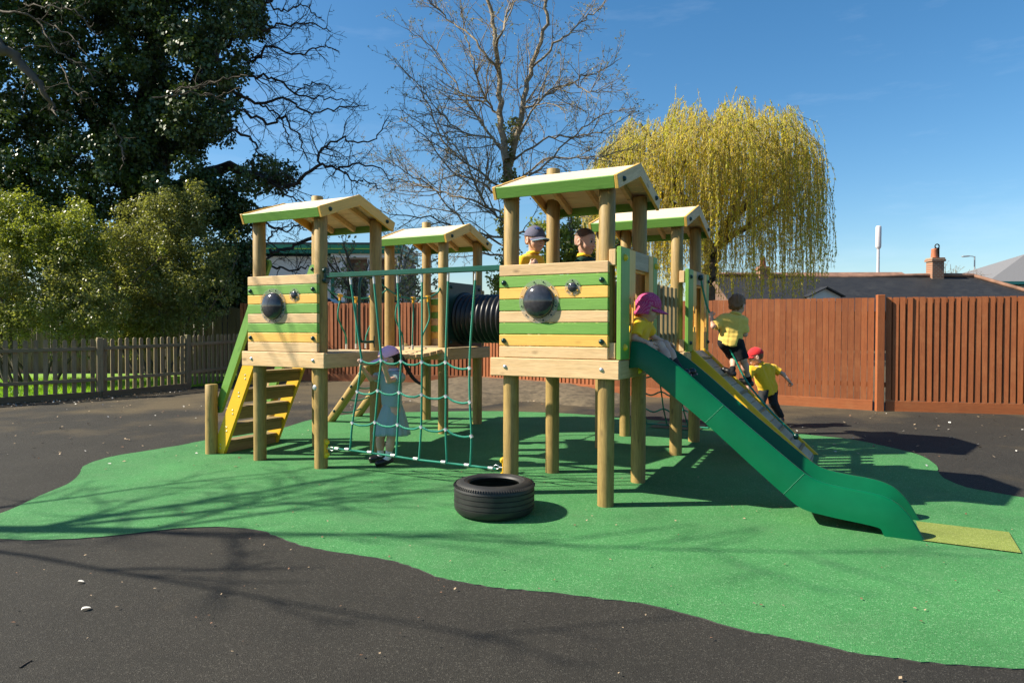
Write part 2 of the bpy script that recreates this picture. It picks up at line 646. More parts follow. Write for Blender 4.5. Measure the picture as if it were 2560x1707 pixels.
M['lawn'] = plain('lawn_soil', (0.15, 0.29, 0.022), 0.9, noise=0.35, nscale=6.0, bumpy=0.6, bscale=40)
M['soil'] = plain('mulch_soil', (0.105, 0.080, 0.048), 0.95, noise=0.45, nscale=9.0, bumpy=1.0, bscale=70)
M['bark'] = plain('bark', (0.10, 0.078, 0.055), 0.9, noise=0.35, nscale=6.0, bumpy=0.6, bscale=25)
M['bark_dark'] = plain('bark_dark', (0.045, 0.033, 0.026), 0.9, noise=0.3, nscale=6.0, bumpy=0.6, bscale=25)
M['bark_pale'] = plain('bark_pale', (0.24, 0.19, 0.125), 0.85, noise=0.3, nscale=6.0)
M['ivy'] = leafmat('ivy_leaf', (0.034, 0.066, 0.015), (0.090, 0.135, 0.032), 0.42, 0.16, 0.5)
M['shrub'] = leafmat('shrub_leaf', (0.15, 0.178, 0.05), (0.275, 0.29, 0.10), 0.36, 0.5, 0.5)
M['shrub2'] = leafmat('bright_shrub_leaf', (0.15, 0.195, 0.03), (0.27, 0.31, 0.06), 0.38, 0.5, 0.5)
M['willow'] = leafmat('willow_leaf', (0.62, 0.50, 0.06), (0.74, 0.61, 0.11), 0.55, 0.5, 0.3)
M['willow2'] = leafmat('fresh_willow_leaf', (0.50, 0.50, 0.04), (0.60, 0.58, 0.07), 0.55, 0.5, 0.3)
M['bud'] = leafmat('bud', (0.22, 0.24, 0.10), (0.32, 0.30, 0.16), 0.6, 0.3)
# ------------------------------------------------------------ ground
def ground_sheet():
    def axis(lo, hi, fine_lo, fine_hi, step, far):
        a = [far[0]] + list(np.arange(fine_lo, fine_hi + 1e-6, step)) + [far[1]]
        return np.array(sorted(set([round(float(x), 4) for x in a] + lo + hi)))
    xs = np.array([-1500, -300, -80, -30, -20, -14, -10, -5, 0, 5, 10, 14, 20, 30, 80, 300, 1500.0])
    ys = np.array([-300, -60, -20, -6, 0, 4, 8, 12, 17, 25, 40, 80, 300, 1500.0])
    vs = [(x, y, gz(x, y)) for y in ys for x in xs]
    nx = len(xs)
    fs = [(j * nx + i, j * nx + i + 1, (j + 1) * nx + i + 1, (j + 1) * nx + i) for j in range(len(ys) - 1) for i in range(nx - 1)]
    me = fast_mesh('ground', vs, fs, M['tarmac'])
    return tag(link('ground', me), kind='structure')


ground_sheet()

far_edge = [(-3.825, 5.121), (-3.867, 5.609), (-3.895, 6.041), (-4.06, 6.457), (-4.20, 6.737), (-4.18, 7.144), (-3.986, 7.43),
            (-3.734, 7.79), (-3.604, 8.052), (-3.005, 8.849), (-2.848, 9.446), (-2.6, 9.90), (-2.114, 10.18), (-1.146, 10.295),
            (-0.167, 10.304), (0.793, 10.046), (1.441, 9.688), (2.6, 8.95), (3.55, 8.2), (3.905, 7.9), (4.067, 7.498), (4.175, 7.036),
            (4.047, 6.538), (3.904, 6.273), (3.81, 6.028), (3.803, 5.728), (3.945, 5.518), (4.12, 5.35), (4.8, 4.9), (5.1, 4.2), (4.5, 3.3), (3.2, 2.8)]
near_edge = [(-3.393, 4.54), (-3.03, 4.517), (-2.695, 4.582), (-2.332, 4.733), (-2.045, 4.767), (-1.746, 4.695), (-1.543, 4.536),
             (-1.317, 4.363), (-1.064, 4.24), (-0.773, 4.123), (-0.599, 4.013), (-0.427, 3.845), (-0.274, 3.761), (-0.057, 3.675),
             (0.175, 3.626), (0.442, 3.539), (0.676, 3.467), (0.883, 3.329), (1.067, 3.18), (1.238, 3.101), (1.365, 3.03), (1.484, 2.958),
             (1.628, 2.912), (1.784, 2.863), (1.946, 2.833), (2.116, 2.814), (2.6, 2.78)]


def sheet(name, loop, dz, mat, side=None):
    n = len(loop)
    b = MB()
    top = [(x, y, gz(x, y) + dz) for x, y in loop]
    b.add(top, [tuple(range(n))], 0)
    if side is not None:
        low = [(x, y, gz(x, y) - 0.02) for x, y in loop]
        b.add(low + top, [(i, (i + 1) % n, n + (i + 1) % n, n + i) for i in range(n)], 1)
    return b.build(name, [mat, side] if side is not None else mat)


loop = [(-4.0, 4.82)] + near_edge + far_edge[::-1]
loop = [(p.x, p.y) for p in spline([(x, y, 0) for x, y in loop + [loop[0]]], 6)][:-1]
rj = random.Random(4)
loop = [(x + rj.uniform(-.006, .006), y + rj.uniform(-.006, .006)) for x, y in loop]
tag(sheet('play_surface', loop, 0.006, M['rubber'], M['rubber_side']), kind='structure')


def quad_uv(u0, u1, v0, v1):
    return [(W(u, v).x, W(u, v).y) for u, v in ((u0, v0), (u1, v0), (u1, v1), (u0, v1))]


tag(sheet('slide_exit_mat', quad_uv(2.90, 3.43, 0.13, 0.575), 0.014, M['mat_yellow']), kind='structure')
tag(sheet('net_mat', quad_uv(0.10, 0.72, 3.60, 4.10), 0.014, M['mat_brown']), kind='structure')

# lawn beyond the picket fence and the bare soil bed under the far fence
lawn = [(-22, 10.0), (-9.3, 11.02), (-7.42, 12.42), (-6.5, 13.85), (-6.05, 15.6), (-6.3, 17.0), (-22, 17.0)]
tag(sheet('lawn', lawn, 0.012, M['lawn']), kind='structure')


def soil_bed():
    rs = np.random.RandomState(3)
    nx, ny = 44, 26
    vs, fs = [], []
    for j in range(ny):
        for i in range(nx):
            a = i / (nx - 1)
            t = j / (ny - 1)
            x = -2.2 + 4.4 * a
            edge = 11.05 + 0.35 * math.sin(3.1 * x + 1) + 0.25 * math.sin(1.2 * x) - 0.15 * x
            back = 14.5 if x < -0.67 else 14.45 - (x + 0.67) * 0.855
            back = min(back, 14.55)
            edge = min(edge, back - 0.5)
            y = edge + (back - edge) * t
            hgt = 0.16 * math.sin(math.pi * min(1, max(0, t * 0.75))) * min(1, 4 * a, 4 * (1 - a))
            vs.append((x, y, gz(x, y) - 0.01 + 0.03 * min(1, t * 8) * min(1, 4 * a, 4 * (1 - a)) + hgt + rs.uniform(-.012, .012)))
    for j in range(ny - 1):
        for i in range(nx - 1):
            q = j * nx + i
            fs.append((q, q + 1, q + nx + 1, q + nx))
    return tag(link('soil_bed', fast_mesh('soil_bed', vs, fs, M['soil'], True)), kind='structure')


soil_bed()


def leaf_quads(C, rng, size, up=0.0, asp=0.6, outward=None, droop=None):
    """one rhombic, folded leaf per centre: 4 corners"""
    n = len(C)
    nr = rng.normal(size=(n, 3))
    nr[:, 2] = np.abs(nr[:, 2]) * 1.0 + up
    if outward is not None:
        nr += outward
    nr /= np.linalg.norm(nr, axis=1)[:, None] + 1e-9
    t = rng.normal(size=(n, 3))
    if droop is not None:
        t = t * 0.45 + np.array([0, 0, -droop])
    t -= nr * (t * nr).sum(1)[:, None]
    t /= np.linalg.norm(t, axis=1)[:, None] + 1e-9
    b = np.cross(nr, t)
    sz = (size * rng.uniform(0.6, 1.3, n))[:, None]
    tip, base = C + t * sz * 0.55, C - t * sz * 0.45
    l, r_ = C + b * sz * asp * 0.5 + nr * sz * 0.06, C - b * sz * asp * 0.5 + nr * sz * 0.06
    V_ = np.stack([base, r_, tip, l], 1).reshape(-1, 3)
    return V_, np.arange(4 * n).reshape(-1, 4)


def litter(name, pts, size, mats, seed, label=None, cat=None):
    rng = np.random.RandomState(seed)
    C = np.array([(x, y, gz(x, y) + 0.016) for x, y in pts])
    n = len(C)
    V_, Fc = leaf_quads(C, rng, size, up=2.5, asp=0.65)
    V_[:, 2] = np.maximum(V_[:, 2], np.repeat(C[:, 2], 4) - 0.004)
    o = link(name, fast_mesh(name, V_, Fc, mats, False, rng.randint(0, len(mats), n)))
    return tag(o, label, cat, kind='stuff')


M['dead1'] = plain('dead_leaf_tan', (0.36, 0.26, 0.16), 0.8)
M['dead2'] = plain('dead_leaf_brown', (0.17, 0.085, 0.045), 0.8)
M['dead3'] = plain('pale_petal', (0.70, 0.66, 0.60), 0.7)
rl = np.random.RandomState(8)
pts = []
for _ in range(420):                                   # drifted along the picket fence
    t = rl.uniform(0, 1.6)
    a, b_, k = ((-8.85, 11.36), (-7.41, 12.35), t) if t < 1 else ((-7.41, 12.35), (-6.5, 13.75), (t - 1) / 0.6)
    off = abs(rl.normal(0, 0.32))
    pts.append((a[0] + (b_[0] - a[0]) * k + off * 0.7, a[1] + (b_[1] - a[1]) * k - off))
for _ in range(170):
    pts.append((rl.uniform(-7, -2.5), rl.uniform(6.5, 11.5)))
for _ in range(150):
    pts.append((rl.uniform(3.2, 7.5), rl.uniform(6.5, 10.0)))
for _ in range(160):
    x = rl.uniform(-2.2, 2.2)
    pts.append((x, rl.uniform(11.0, 12.6)))
pts = [p for p in pts if p[1] > 5]
litter('leaf_litter', pts, 0.035, [M['dead1'], M['dead2'], M['dead3'], M['dead1']], 5, 'scattered dead leaves and petals on the tarmac by the fences', 'leaves')
pts = [(rl.uniform(-3, 4), rl.uniform(2.6, 6.5)) for _ in range(260)]
litter('leaf_crumbs', pts, 0.017, [M['dead1'], M['dead2'], M['dead2']], 6, 'tiny crumbs of leaf and twig on the near ground', 'debris')


def petal(px, py, size, label, rz):
    p = None
    for Y in np.arange(1.5, 8, 0.01):                   # walk along the sight line to the ground
        q = at(px, py, Y)
        if q.z <= gz(q.x, q.y) + 0.008:
            p = q
            break
    b = MB()
    n = 14
    vs = [(0, 0, 0.012)]
    for k in range(n):
        a = 2 * math.pi * k / n
        r_ = size * (0.55 + 0.28 * math.cos(a) + 0.1 * math.cos(2 * a))
        vs.append((r_ * math.cos(a), r_ * math.sin(a) * 0.8, 0.003 + 0.010 * abs(math.sin(a))))
    b.add(vs, [(0, 1 + k, 1 + (k + 1) % n) for k in range(n)], 0, True)
    o = b.build('fallen_petal', M['dead3'])
    o.location = (p.x, p.y, gz(p.x, p.y) + 0.004)
    o.rotation_euler = (0, 0, rz)
    return tag(o, label, 'petal', 'white petals on the tarmac')


petal(198, 1456, 0.026, 'white petal on dark tarmac, the farther of two at lower left', 0.3)
petal(210, 1524, 0.034, 'larger white petal on dark tarmac, the nearer of two at lower left', 0.8)
tw = MB()
tp = []
for (px, py) in ((50, 1668), (62, 1660), (72, 1654), (80, 1649)):
    for Y in np.arange(1.5, 6, 0.01):
        q = at(px, py, Y)
        if q.z <= gz(q.x, q.y) + 0.006:
            tp.append(q)
            break
tw.tube(tp, [0.004, 0.005, 0.004, 0.003], 6)
tag(tw.build('fallen_twig', M['bark_dark']), 'short brown twig lying on tarmac at bottom left corner', 'twig')


# ------------------------------------------------------------ fences
def picket_mesh():
    w, h_, t = 0.068, 1.0, 0.02
    o = [(-w / 2, 0), (w / 2, 0), (w / 2, h_ - 0.03), (w * 0.40, h_ - 0.012), (w * 0.2, h_), (-w * 0.2, h_), (-w * 0.40, h_ - 0.012), (-w / 2, h_ - 0.03)]
    b = MB()
    # long axis = local X so that the grain runs along it
    b.prism([(y, -x) for x, y in o], t)
    return b.mesh('picket', M['picket'])


def picket_fence():
    root = empty('picket_fence', (-7.41, 12.35, gz(-7.41, 12.35)))
    base = Vector(root.location)
    me = picket_mesh()
    posts = [Vector((-10.29, 10.37, 0)), Vector((-8.85, 11.36, 0)), Vector((-7.41, 12.35, 0)), Vector((-6.5, 13.75, 0)), Vector((-6.02, 15.3, 0))]
    rq = random.Random(2)
    for i, p in enumerate(posts):
        z0 = gz(p.x, p.y)
        d = (posts[min(i + 1, 4)] - posts[max(i - 1, 0)]).normalized()
        nrm = Vector((d.y, -d.x, 0))
        b = MB()
        b.box((0, 0, 0), (1.16, 0.105, 0.105), None, 0, 0.012)
        b.box((0.59, 0, 0), (0.03, 0.10, 0.10), None, 0, 0.02)
        o = b.build('post', M['picket'], root)
        o.matrix_local = Matrix.Translation(Vector((p.x, p.y, z0 + 0.47)) - base + nrm * 0.02) @ frame((0, 0, 1), nrm).to_4x4()
    for i in range(4):
        a, c = posts[i], posts[i + 1]
        d = (c - a)
        L = d.length
        d = d.normalized()
        nrm = Vector((d.y, -d.x, 0))                    # towards the yard
        n = 12
        for k in range(n):
            t = (k + 0.75) / (n + 0.5)
            p = a + d * (L * t)
            z0 = gz(p.x, p.y)
            o = link('picket', me, root)
            # the pickets stand behind the rails
            x = Vector((rq.uniform(-.012, .012), rq.uniform(-.012, .012), 1))
            o.matrix_local = Matrix.Translation(Vector((p.x, p.y, z0 + 0.05 + rq.uniform(-.012, .012))) - base - nrm * 0.012) @ frame(x, nrm).to_4x4()
        for zr in (0.32, 0.88):
            pa, pc = a + d * 0.055, c - d * 0.055
            board('rail', root, Vector((pa.x, pa.y, gz(pa.x, pa.y) + zr)) - base + nrm * 0.022, Vector((pc.x, pc.y, gz(pc.x, pc.y) + zr)) - base + nrm * 0.022, 0.062, 0.038, nrm, M['picket'])
        if i < 3:
            board('kerb_board', root, Vector((a.x, a.y, gz(a.x, a.y) + 0.05)) - base + nrm * 0.09, Vector((c.x, c.y, gz(c.x, c.y) + 0.05)) - base + nrm * 0.09, 0.13, 0.035, nrm, M['oldfence'])
    return tag(root, 'low grey weathered picket fence in front of the shrubs at left', 'fence')


picket_fence()


def wedge_mesh(h_, w, t0, t1, flip):
    b = MB()
    s = -1 if flip else 1
    o = [(-w / 2 * s, 0), (w / 2 * s, 0), (w / 2 * s, t1), (-w / 2 * s, t0)]
    if flip:
        o = o[::-1]
    n = 4
    vs = [(0, x, y) for x, y in o] + [(h_, x, y) for x, y in o]
    fs = [(0, 3, 2, 1), (4, 5, 6, 7)] + [(i, (i + 1) % n, n + (i + 1) % n, n + i) for i in range(n)]
    b.add(vs, fs)
    return b.mesh('board', M['brownfence'])


def board_fence(line, top, label, gap, seed, posts_at=(), spacing=0.088):
    """feather-edge boards along a line of ground points, left to right as seen from the yard"""
    a0 = line[0]
    root = empty('board_fence', (a0[0], a0[1], gz(*a0)))
    base = Vector(root.location)
    rq = random.Random(seed)
    for (a, c) in zip(line[:-1], line[1:]):
        A, C = Vector((*a, 0)), Vector((*c, 0))
        d = C - A
        L = d.length
        d = d.normalized()
        nrm = Vector((d.y, -d.x, 0))
        n = max(1, int(L / spacing))
        for k in range(n):
            p = A + d * (L * (k + 0.5) / n)
            z0 = gz(p.x, p.y) + 0.155
            h_ = round(top - z0, 2)
            if gap:
                me = shared(('wedge', h_, 1), lambda: wedge_mesh(h_, 0.071, 0.007, 0.018, True))
            else:
                me = shared(('wedge', h_, 0), lambda: wedge_mesh(h_, 0.081, 0.006, 0.016, False))
            x = Vector((rq.uniform(-.006, .006), rq.uniform(-.004, .004), 1)) if gap else Vector((0, rq.uniform(-.003, .003), 1))
            o = link('board', me, root)
            o.matrix_local = Matrix.Translation(Vector((p.x, p.y, z0 + rq.uniform(-.004, .004))) - base + nrm * rq.uniform(0, .004)) @ frame_xy(x, d, nrm)
        for k in range(n - 1 if gap else 0):            # the second layer shows dark in the gaps
            p = A + d * (L * (k + 1) / n)
            z0 = gz(p.x, p.y) + 0.155
            h_ = round(top - z0 - .01, 2)
            me = shared(('wedge', h_, 2), lambda: wedge_mesh(h_, 0.07, 0.010, 0.010, True))
            o = link('back_board', me, root)
            o.matrix_local = Matrix.Translation(Vector((p.x, p.y, z0)) - base - nrm * 0.035) @ frame_xy((0, 0, 1), d, nrm)
        gA, gC = A + d * 0.01, C - d * 0.01
        board('gravel_board', root, Vector((gA.x, gA.y, gz(gA.x, gA.y) + 0.07)) - base + nrm * 0.004, Vector((gC.x, gC.y, gz(gC.x, gC.y) + 0.07)) - base + nrm * 0.006, 0.165, 0.03, nrm, M['brownfence'])
        for zr in (0.45, 1.45):
            board('arris_rail', root, Vector((gA.x, gA.y, zr)) - Vector((base.x, base.y, base.z - 0.1)) - nrm * 0.09, Vector((gC.x, gC.y, zr)) - Vector((base.x, base.y, base.z - 0.1)) - nrm * 0.09, 0.07, 0.06, nrm, M['brownfence'])
    for (px, py, pt) in posts_at:
        z0 = gz(px, py)
        board('fence_post', root, Vector((px, py, z0 - 0.1)) - base, Vector((px, py, pt)) - base, 0.105, 0.10, (-0.2, -1, 0), M['brownfence'], 0.006)
    return tag(root, label, 'fence', 'brown board fences round the yard')


def frame_xy(x, d, nrm):
    x = Vector(x).normalized()
    y = -Vector(d)
    y = (y - x * y.dot(x)).normalized()
    z = x.cross(y)
    m = Matrix((x, y, z)).transposed().to_4x4()
    return m


CORNER = (5.44, 10.2)
board_fence([(5.52, 10.17), (9.3, 9.2)], 1.85, 'brown board fence with dark gaps, right of the tall corner post', True, 1, [(5.44, 10.17, 1.885)])
board_fence([(1.6, 12.50), (5.38, 10.22)], 1.85, 'smooth brown board fence behind the ramp, left of the corner post', False, 2, [])
board_fence([(-0.67, 14.45), (1.56, 12.52)], 1.86, 'brown slatted fence seen under the front right tower', True, 3, [(1.58, 12.56, 1.88)])
board_fence([(-6.1, 15.45), (-4.0, 15.14), (-0.70, 14.47)], 1.92, 'brown slatted fence at the back, seen between the left towers', True, 4, [(-4.0, 15.2, 1.95), (-0.69, 14.52, 1.93)])


def old_fence():
    root = empty('panel_fence', (-9.5, 17.3, gz(-9.5, 17.3)))
    rq = random.Random(9)
    n = 70
    for k in range(n):
        x = -4.2 + 8.4 * k / n - 0.0
        h_ = 1.65 + rq.uniform(-.03, .03)
        board('fence_board', root, (x, rq.uniform(-.01, .01), 0.02), (x, 0.03 * rq.uniform(-1, 1), round(h_, 2)), 0.112, 0.018, (0, -1, 0), M['oldfence'], 0.003)
    for zr in (0.4, 1.35):
        board('rail', root, (-4.25, 0.05, zr), (4.15, 0.05, zr), 0.08, 0.05, (0, -1, 0), M['oldfence'])
    return tag(root, 'dark old wooden fence behind the shrubs', 'fence')


old_fence()


def grass_blades():
    rng = np.random.RandomState(12)
    n = 26000
    x = rng.uniform(-12.5, -6.2, n)
    y = rng.uniform(11.2, 15.8, n)
    # keep to the lawn side of the fence line
    line_y = np.where(x < -7.41, 12.35 + (x + 7.41) * 0.69, 12.35 + (x + 7.41) * 1.54)
    keep = y > line_y + 0.08
    x, y = x[keep], y[keep]
    n = len(x)
    z = np.array([gz(a, b_) for a, b_ in zip(x, y)]) + 0.012
    a = rng.uniform(0, 2 * np.pi, n)
    h_ = rng.uniform(0.03, 0.09, n)
    w = 0.007
    B = np.stack([x, y, z], 1)
    sd = np.stack([np.cos(a), np.sin(a), np.zeros(n)], 1) * w
    tip = B + np.stack([rng.normal(0, .025, n), rng.normal(0, .025, n), h_], 1)
    V_ = np.stack([B - sd, B + sd, tip], 1).reshape(-1, 3)
    o = link('grass', fast_mesh('grass', V_, np.arange(3 * n).reshape(-1, 3), M['grass']))
    return tag(o, 'bright short grass behind the picket fence', 'grass', kind='stuff')


grass_blades()
# ------------------------------------------------------------ trees
def tubes_np(paths, sides_fn):
    """many branches -> one vertex/face array"""
    Vs, Fs, b = [], [], 0
    for pts, rad, lv in paths:
        pts = np.asarray(pts)
        n = sides_fn(lv)
        K = len(pts)
        T = np.gradient(pts, axis=0)
        T /= np.linalg.norm(T, axis=1)[:, None] + 1e-9
        a = np.array([0.3, 0.2, 1.0]) if abs(T[0, 2]) < 0.9 else np.array([1.0, 0.1, 0])
        N1 = np.cross(T, a)
        N1 /= np.linalg.norm(N1, axis=1)[:, None] + 1e-9
        N2 = np.cross(T, N1)
        ang = np.arange(n) * 2 * np.pi / n
        ring = pts[:, None, :] + (N1[:, None, :] * np.cos(ang)[None, :, None] + N2[:, None, :] * np.sin(ang)[None, :, None]) * np.asarray(rad)[:, None, None]
        Vs.append(ring.reshape(-1, 3))
        i = np.arange(K - 1)[:, None] * n
        k = np.arange(n)[None, :]
        k2 = (k + 1) % n
        Fs.append((np.stack([i + k, i + k2, i + n + k2, i + n + k], -1).reshape(-1, 4)) + b)
        b += K * n
    return np.concatenate(Vs), np.concatenate(Fs)


def wander(rng, start, d, L, r0, r1, K, wig, trop):
    pts = [np.array(start, float)]
    d = np.array(d, float)
    d /= np.linalg.norm(d)
    st = L / (K - 1)
    for _ in range(K - 1):
        d = d + rng.normal(0, wig, 3) + np.array(trop) * st
        d /= np.linalg.norm(d)
        pts.append(pts[-1] + d * st)
    return np.array(pts), np.linspace(r0, r1, K), d


def sprout(rng, out, pts, rad, L, depth, lv, p):
    """children along a branch"""
    n = max(2, int(p['dens'][min(lv, len(p['dens']) - 1)] * L))
    for k in range(n):
        t = rng.uniform(p['t0'], 1.0)
        q = t * (len(pts) - 1)
        i = min(int(q), len(pts) - 2)
        base = pts[i] + (pts[i + 1] - pts[i]) * (q - i)
        ax = pts[i + 1] - pts[i]
        ax = ax / (np.linalg.norm(ax) + 1e-9)
        s = rng.normal(size=3) * np.array(p.get('spread', (1, 1, 1)))
        s -= ax * (s @ ax)
        s /= np.linalg.norm(s) + 1e-9
        ang = np.radians(rng.uniform(*p['ang']))
        d = ax * np.cos(ang) + s * np.sin(ang)
        cl = L * rng.uniform(*p['ratio']) * (1.05 - 0.55 * t)
        r0 = max(p['rmin'], min(rad[i] * 0.7, p['rk'] * cl))
        cp, cr, _ = wander(rng, base, d, cl, r0, max(p['rmin'] * 0.6, r0 * 0.3), p['K'] if lv < 2 else 4, p['wig'], p['trop'])
        out.append((cp, cr, lv + 1))
        if depth > 1:
            sprout(rng, out, cp, cr, cl, depth - 1, lv + 1, p)


def clump_leaves(rng, centres, radii, per, size, **kw):
    C, O_ = [], []
    for c, r_ in zip(centres, radii):
        n = max(8, int(per * (r_ ** 2)))
        d = rng.normal(size=(n, 3))
        d /= np.linalg.norm(d, axis=1)[:, None]
        rr = r_ * rng.uniform(0.35, 1.0, n) ** 0.5 * rng.uniform(0.8, 1.12, n)
        C.append(np.array(c) + d * rr[:, None] * np.array([1, 1, 0.85]))
        O_.append(d * 0.9)
    C, O_ = np.concatenate(C), np.concatenate(O_)
    return leaf_quads(C, rng, size, outward=O_, **kw)


def A_(px, py, Y):
    p = at(px, py, Y)
    return np.array([p.x, p.y, p.z])


def limb(rng, pix, Y, r0, r1, dy=0.5, sub=5):
    """a crooked limb through picture points, wandering in depth"""
    P = [A_(x, y, Y + rng.uniform(-dy, dy)) for x, y in pix]
    pts = np.array([tuple(v) for v in spline(P, sub)])
    pts[1:-1] += rng.normal(0, 0.03, (len(pts) - 2, 3))
    return pts, np.linspace(r0, r1, len(pts))


def bare_tree_mid():
    rng = np.random.RandomState(21)
    X0, Y0 = -0.15, 20.0
    root = empty('bare_tree', (X0, Y0, gz(X0, Y0)))
    big, tw = [], []
    px = lambda x, y, Y=20.0: A_(x, y, Y)
    trunk = np.array([px(1262, 850), px(1268, 720), px(1272, 600), px(1272, 480), px(1266, 380)])
    big.append((np.array([tuple(v) for v in spline([tuple(t) for t in trunk], 5)]), np.linspace(0.20, 0.13, 21), 0))
    lead = []
    for pix, r0 in (([(1268, 400), (1252, 300), (1246, 200), (1240, 110), (1225, 20), (1205, -90), (1190, -190)], 0.10),
                    ([(1272, 420), (1296, 330), (1312, 240), (1335, 150), (1360, 80), (1368, -20), (1380, -120)], 0.10)):
        pts, rad = limb(rng, pix, 20.0, r0, 0.03, 0.25)
        big.append((pts, rad, 0))
        lead.append((pts, rad))
    mains = [[(1258, 380), (1200, 300), (1150, 230), (1080, 120), (1010, 70)], [(1252, 300), (1210, 240), (1180, 150), (1155, 60), (1150, -60)],
             [(1262, 470), (1180, 420), (1110, 350), (1050, 220), (980, 140)], [(1264, 500), (1190, 450), (1130, 430), (1060, 340), (990, 290)],
             [(1268, 540), (1180, 500), (1100, 480), (1030, 460), (950, 440)], [(1268, 560), (1220, 520), (1150, 380), (1080, 330), (1000, 270)],
             [(1305, 270), (1370, 240), (1440, 200), (1500, 180), (1555, 145)], [(1300, 330), (1350, 250), (1420, 210), (1480, 230), (1540, 210)],
             [(1285, 400), (1360, 350), (1430, 340), (1500, 330), (1590, 280)], [(1280, 440), (1330, 440), (1420, 350), (1500, 290), (1560, 270)],
             [(1275, 480), (1360, 400), (1440, 395), (1520, 390), (1600, 360)], [(1330, 170), (1400, 100), (1450, 60), (1500, 20), (1530, -30)],
             [(1245, 180), (1190, 100), (1120, 50), (1070, 0), (1040, -50)], [(1240, 120), (1270, 40), (1290, -40), (1300, -120)],
             [(1270, 590), (1180, 590), (1080, 545), (1000, 540), (930, 520)], [(1270, 600), (1360, 560), (1440, 540), (1500, 560)],
             [(1268, 640), (1200, 630), (1120, 620), (1040, 640), (960, 600)], [(1272, 660), (1380, 640), (1460, 610), (1530, 640)],
             [(1264, 430), (1240, 350), (1160, 330), (1090, 270), (1050, 200)], [(1270, 620), (1160, 560), (1080, 470), (1010, 430), (970, 400)]]
    p = dict(dens=[5.6, 6.6, 5.2], t0=0.10, ang=(28, 62), ratio=(0.22, 0.5), rmin=0.0052, rk=0.011, K=6, wig=0.14, trop=(0, 0, 0.10))
    for m in mains:
        pts, rad = limb(rng, m, 20.0 + rng.uniform(-1.2, 1.2), 0.036, 0.008, 0.7)
        pts[0] = A_(m[0][0], m[0][1], 20.0)
        big.append((pts, rad, 1))
        L = np.linalg.norm(np.diff(pts, axis=0), axis=1).sum()
        sprout(rng, tw, pts, rad, L * 0.8, 3, 1, p)
    for pts, rad in lead:
        sprout(rng, tw, pts, rad, 4.0, 3, 1, p)
    V_, Fc = tubes_np(big, lambda l: 10 if l == 0 else 6)
    off = np.array(root.location)
    link('trunk', fast_mesh('trunk', V_ - off, Fc, M['bark_pale'], True), root)
    V_, Fc = tubes_np(tw, lambda l: 4 if l < 3 else 3)
    tag(link('crown', fast_mesh('crown', V_ - off, Fc, M['bark_pale'], True), root), kind='stuff')
    ends = np.array([t[0][-1] for t in tw if t[2] >= 3])
    ends = ends[rng.rand(len(ends)) < 0.8]
    V_, Fc = leaf_quads(ends, rng, 0.055)
    tag(link('buds', fast_mesh('buds', V_ - off, Fc, M['bud']), root), kind='stuff')
    cs, rs = [], []
    for k in range(150):                                # ivy up the trunk
        y = rng.uniform(300, 860)
        x = np.interp(y, [300, 400, 480, 860], [1290 if rng.rand() < .6 else 1254, 1268, 1272, 1262])
        w = np.interp(y, [300, 420, 600, 860], [6, 14, 20, 26])
        cs.append(A_(x + rng.normal(0, w * 0.6), y, 20 + rng.normal(0, .15)))
        rs.append(rng.uniform(0.1, 0.24))
    V_, Fc = clump_leaves(rng, cs, rs, 900, 0.085, asp=0.8, droop=0.6)
    tag(link('ivy', fast_mesh('ivy', V_ - off, Fc, M['shrub']), root), kind='stuff')
    return tag(root, 'tall bare tree with an ivy clad trunk in the middle background', 'tree', 'trees round the playground')


bare_tree_mid()


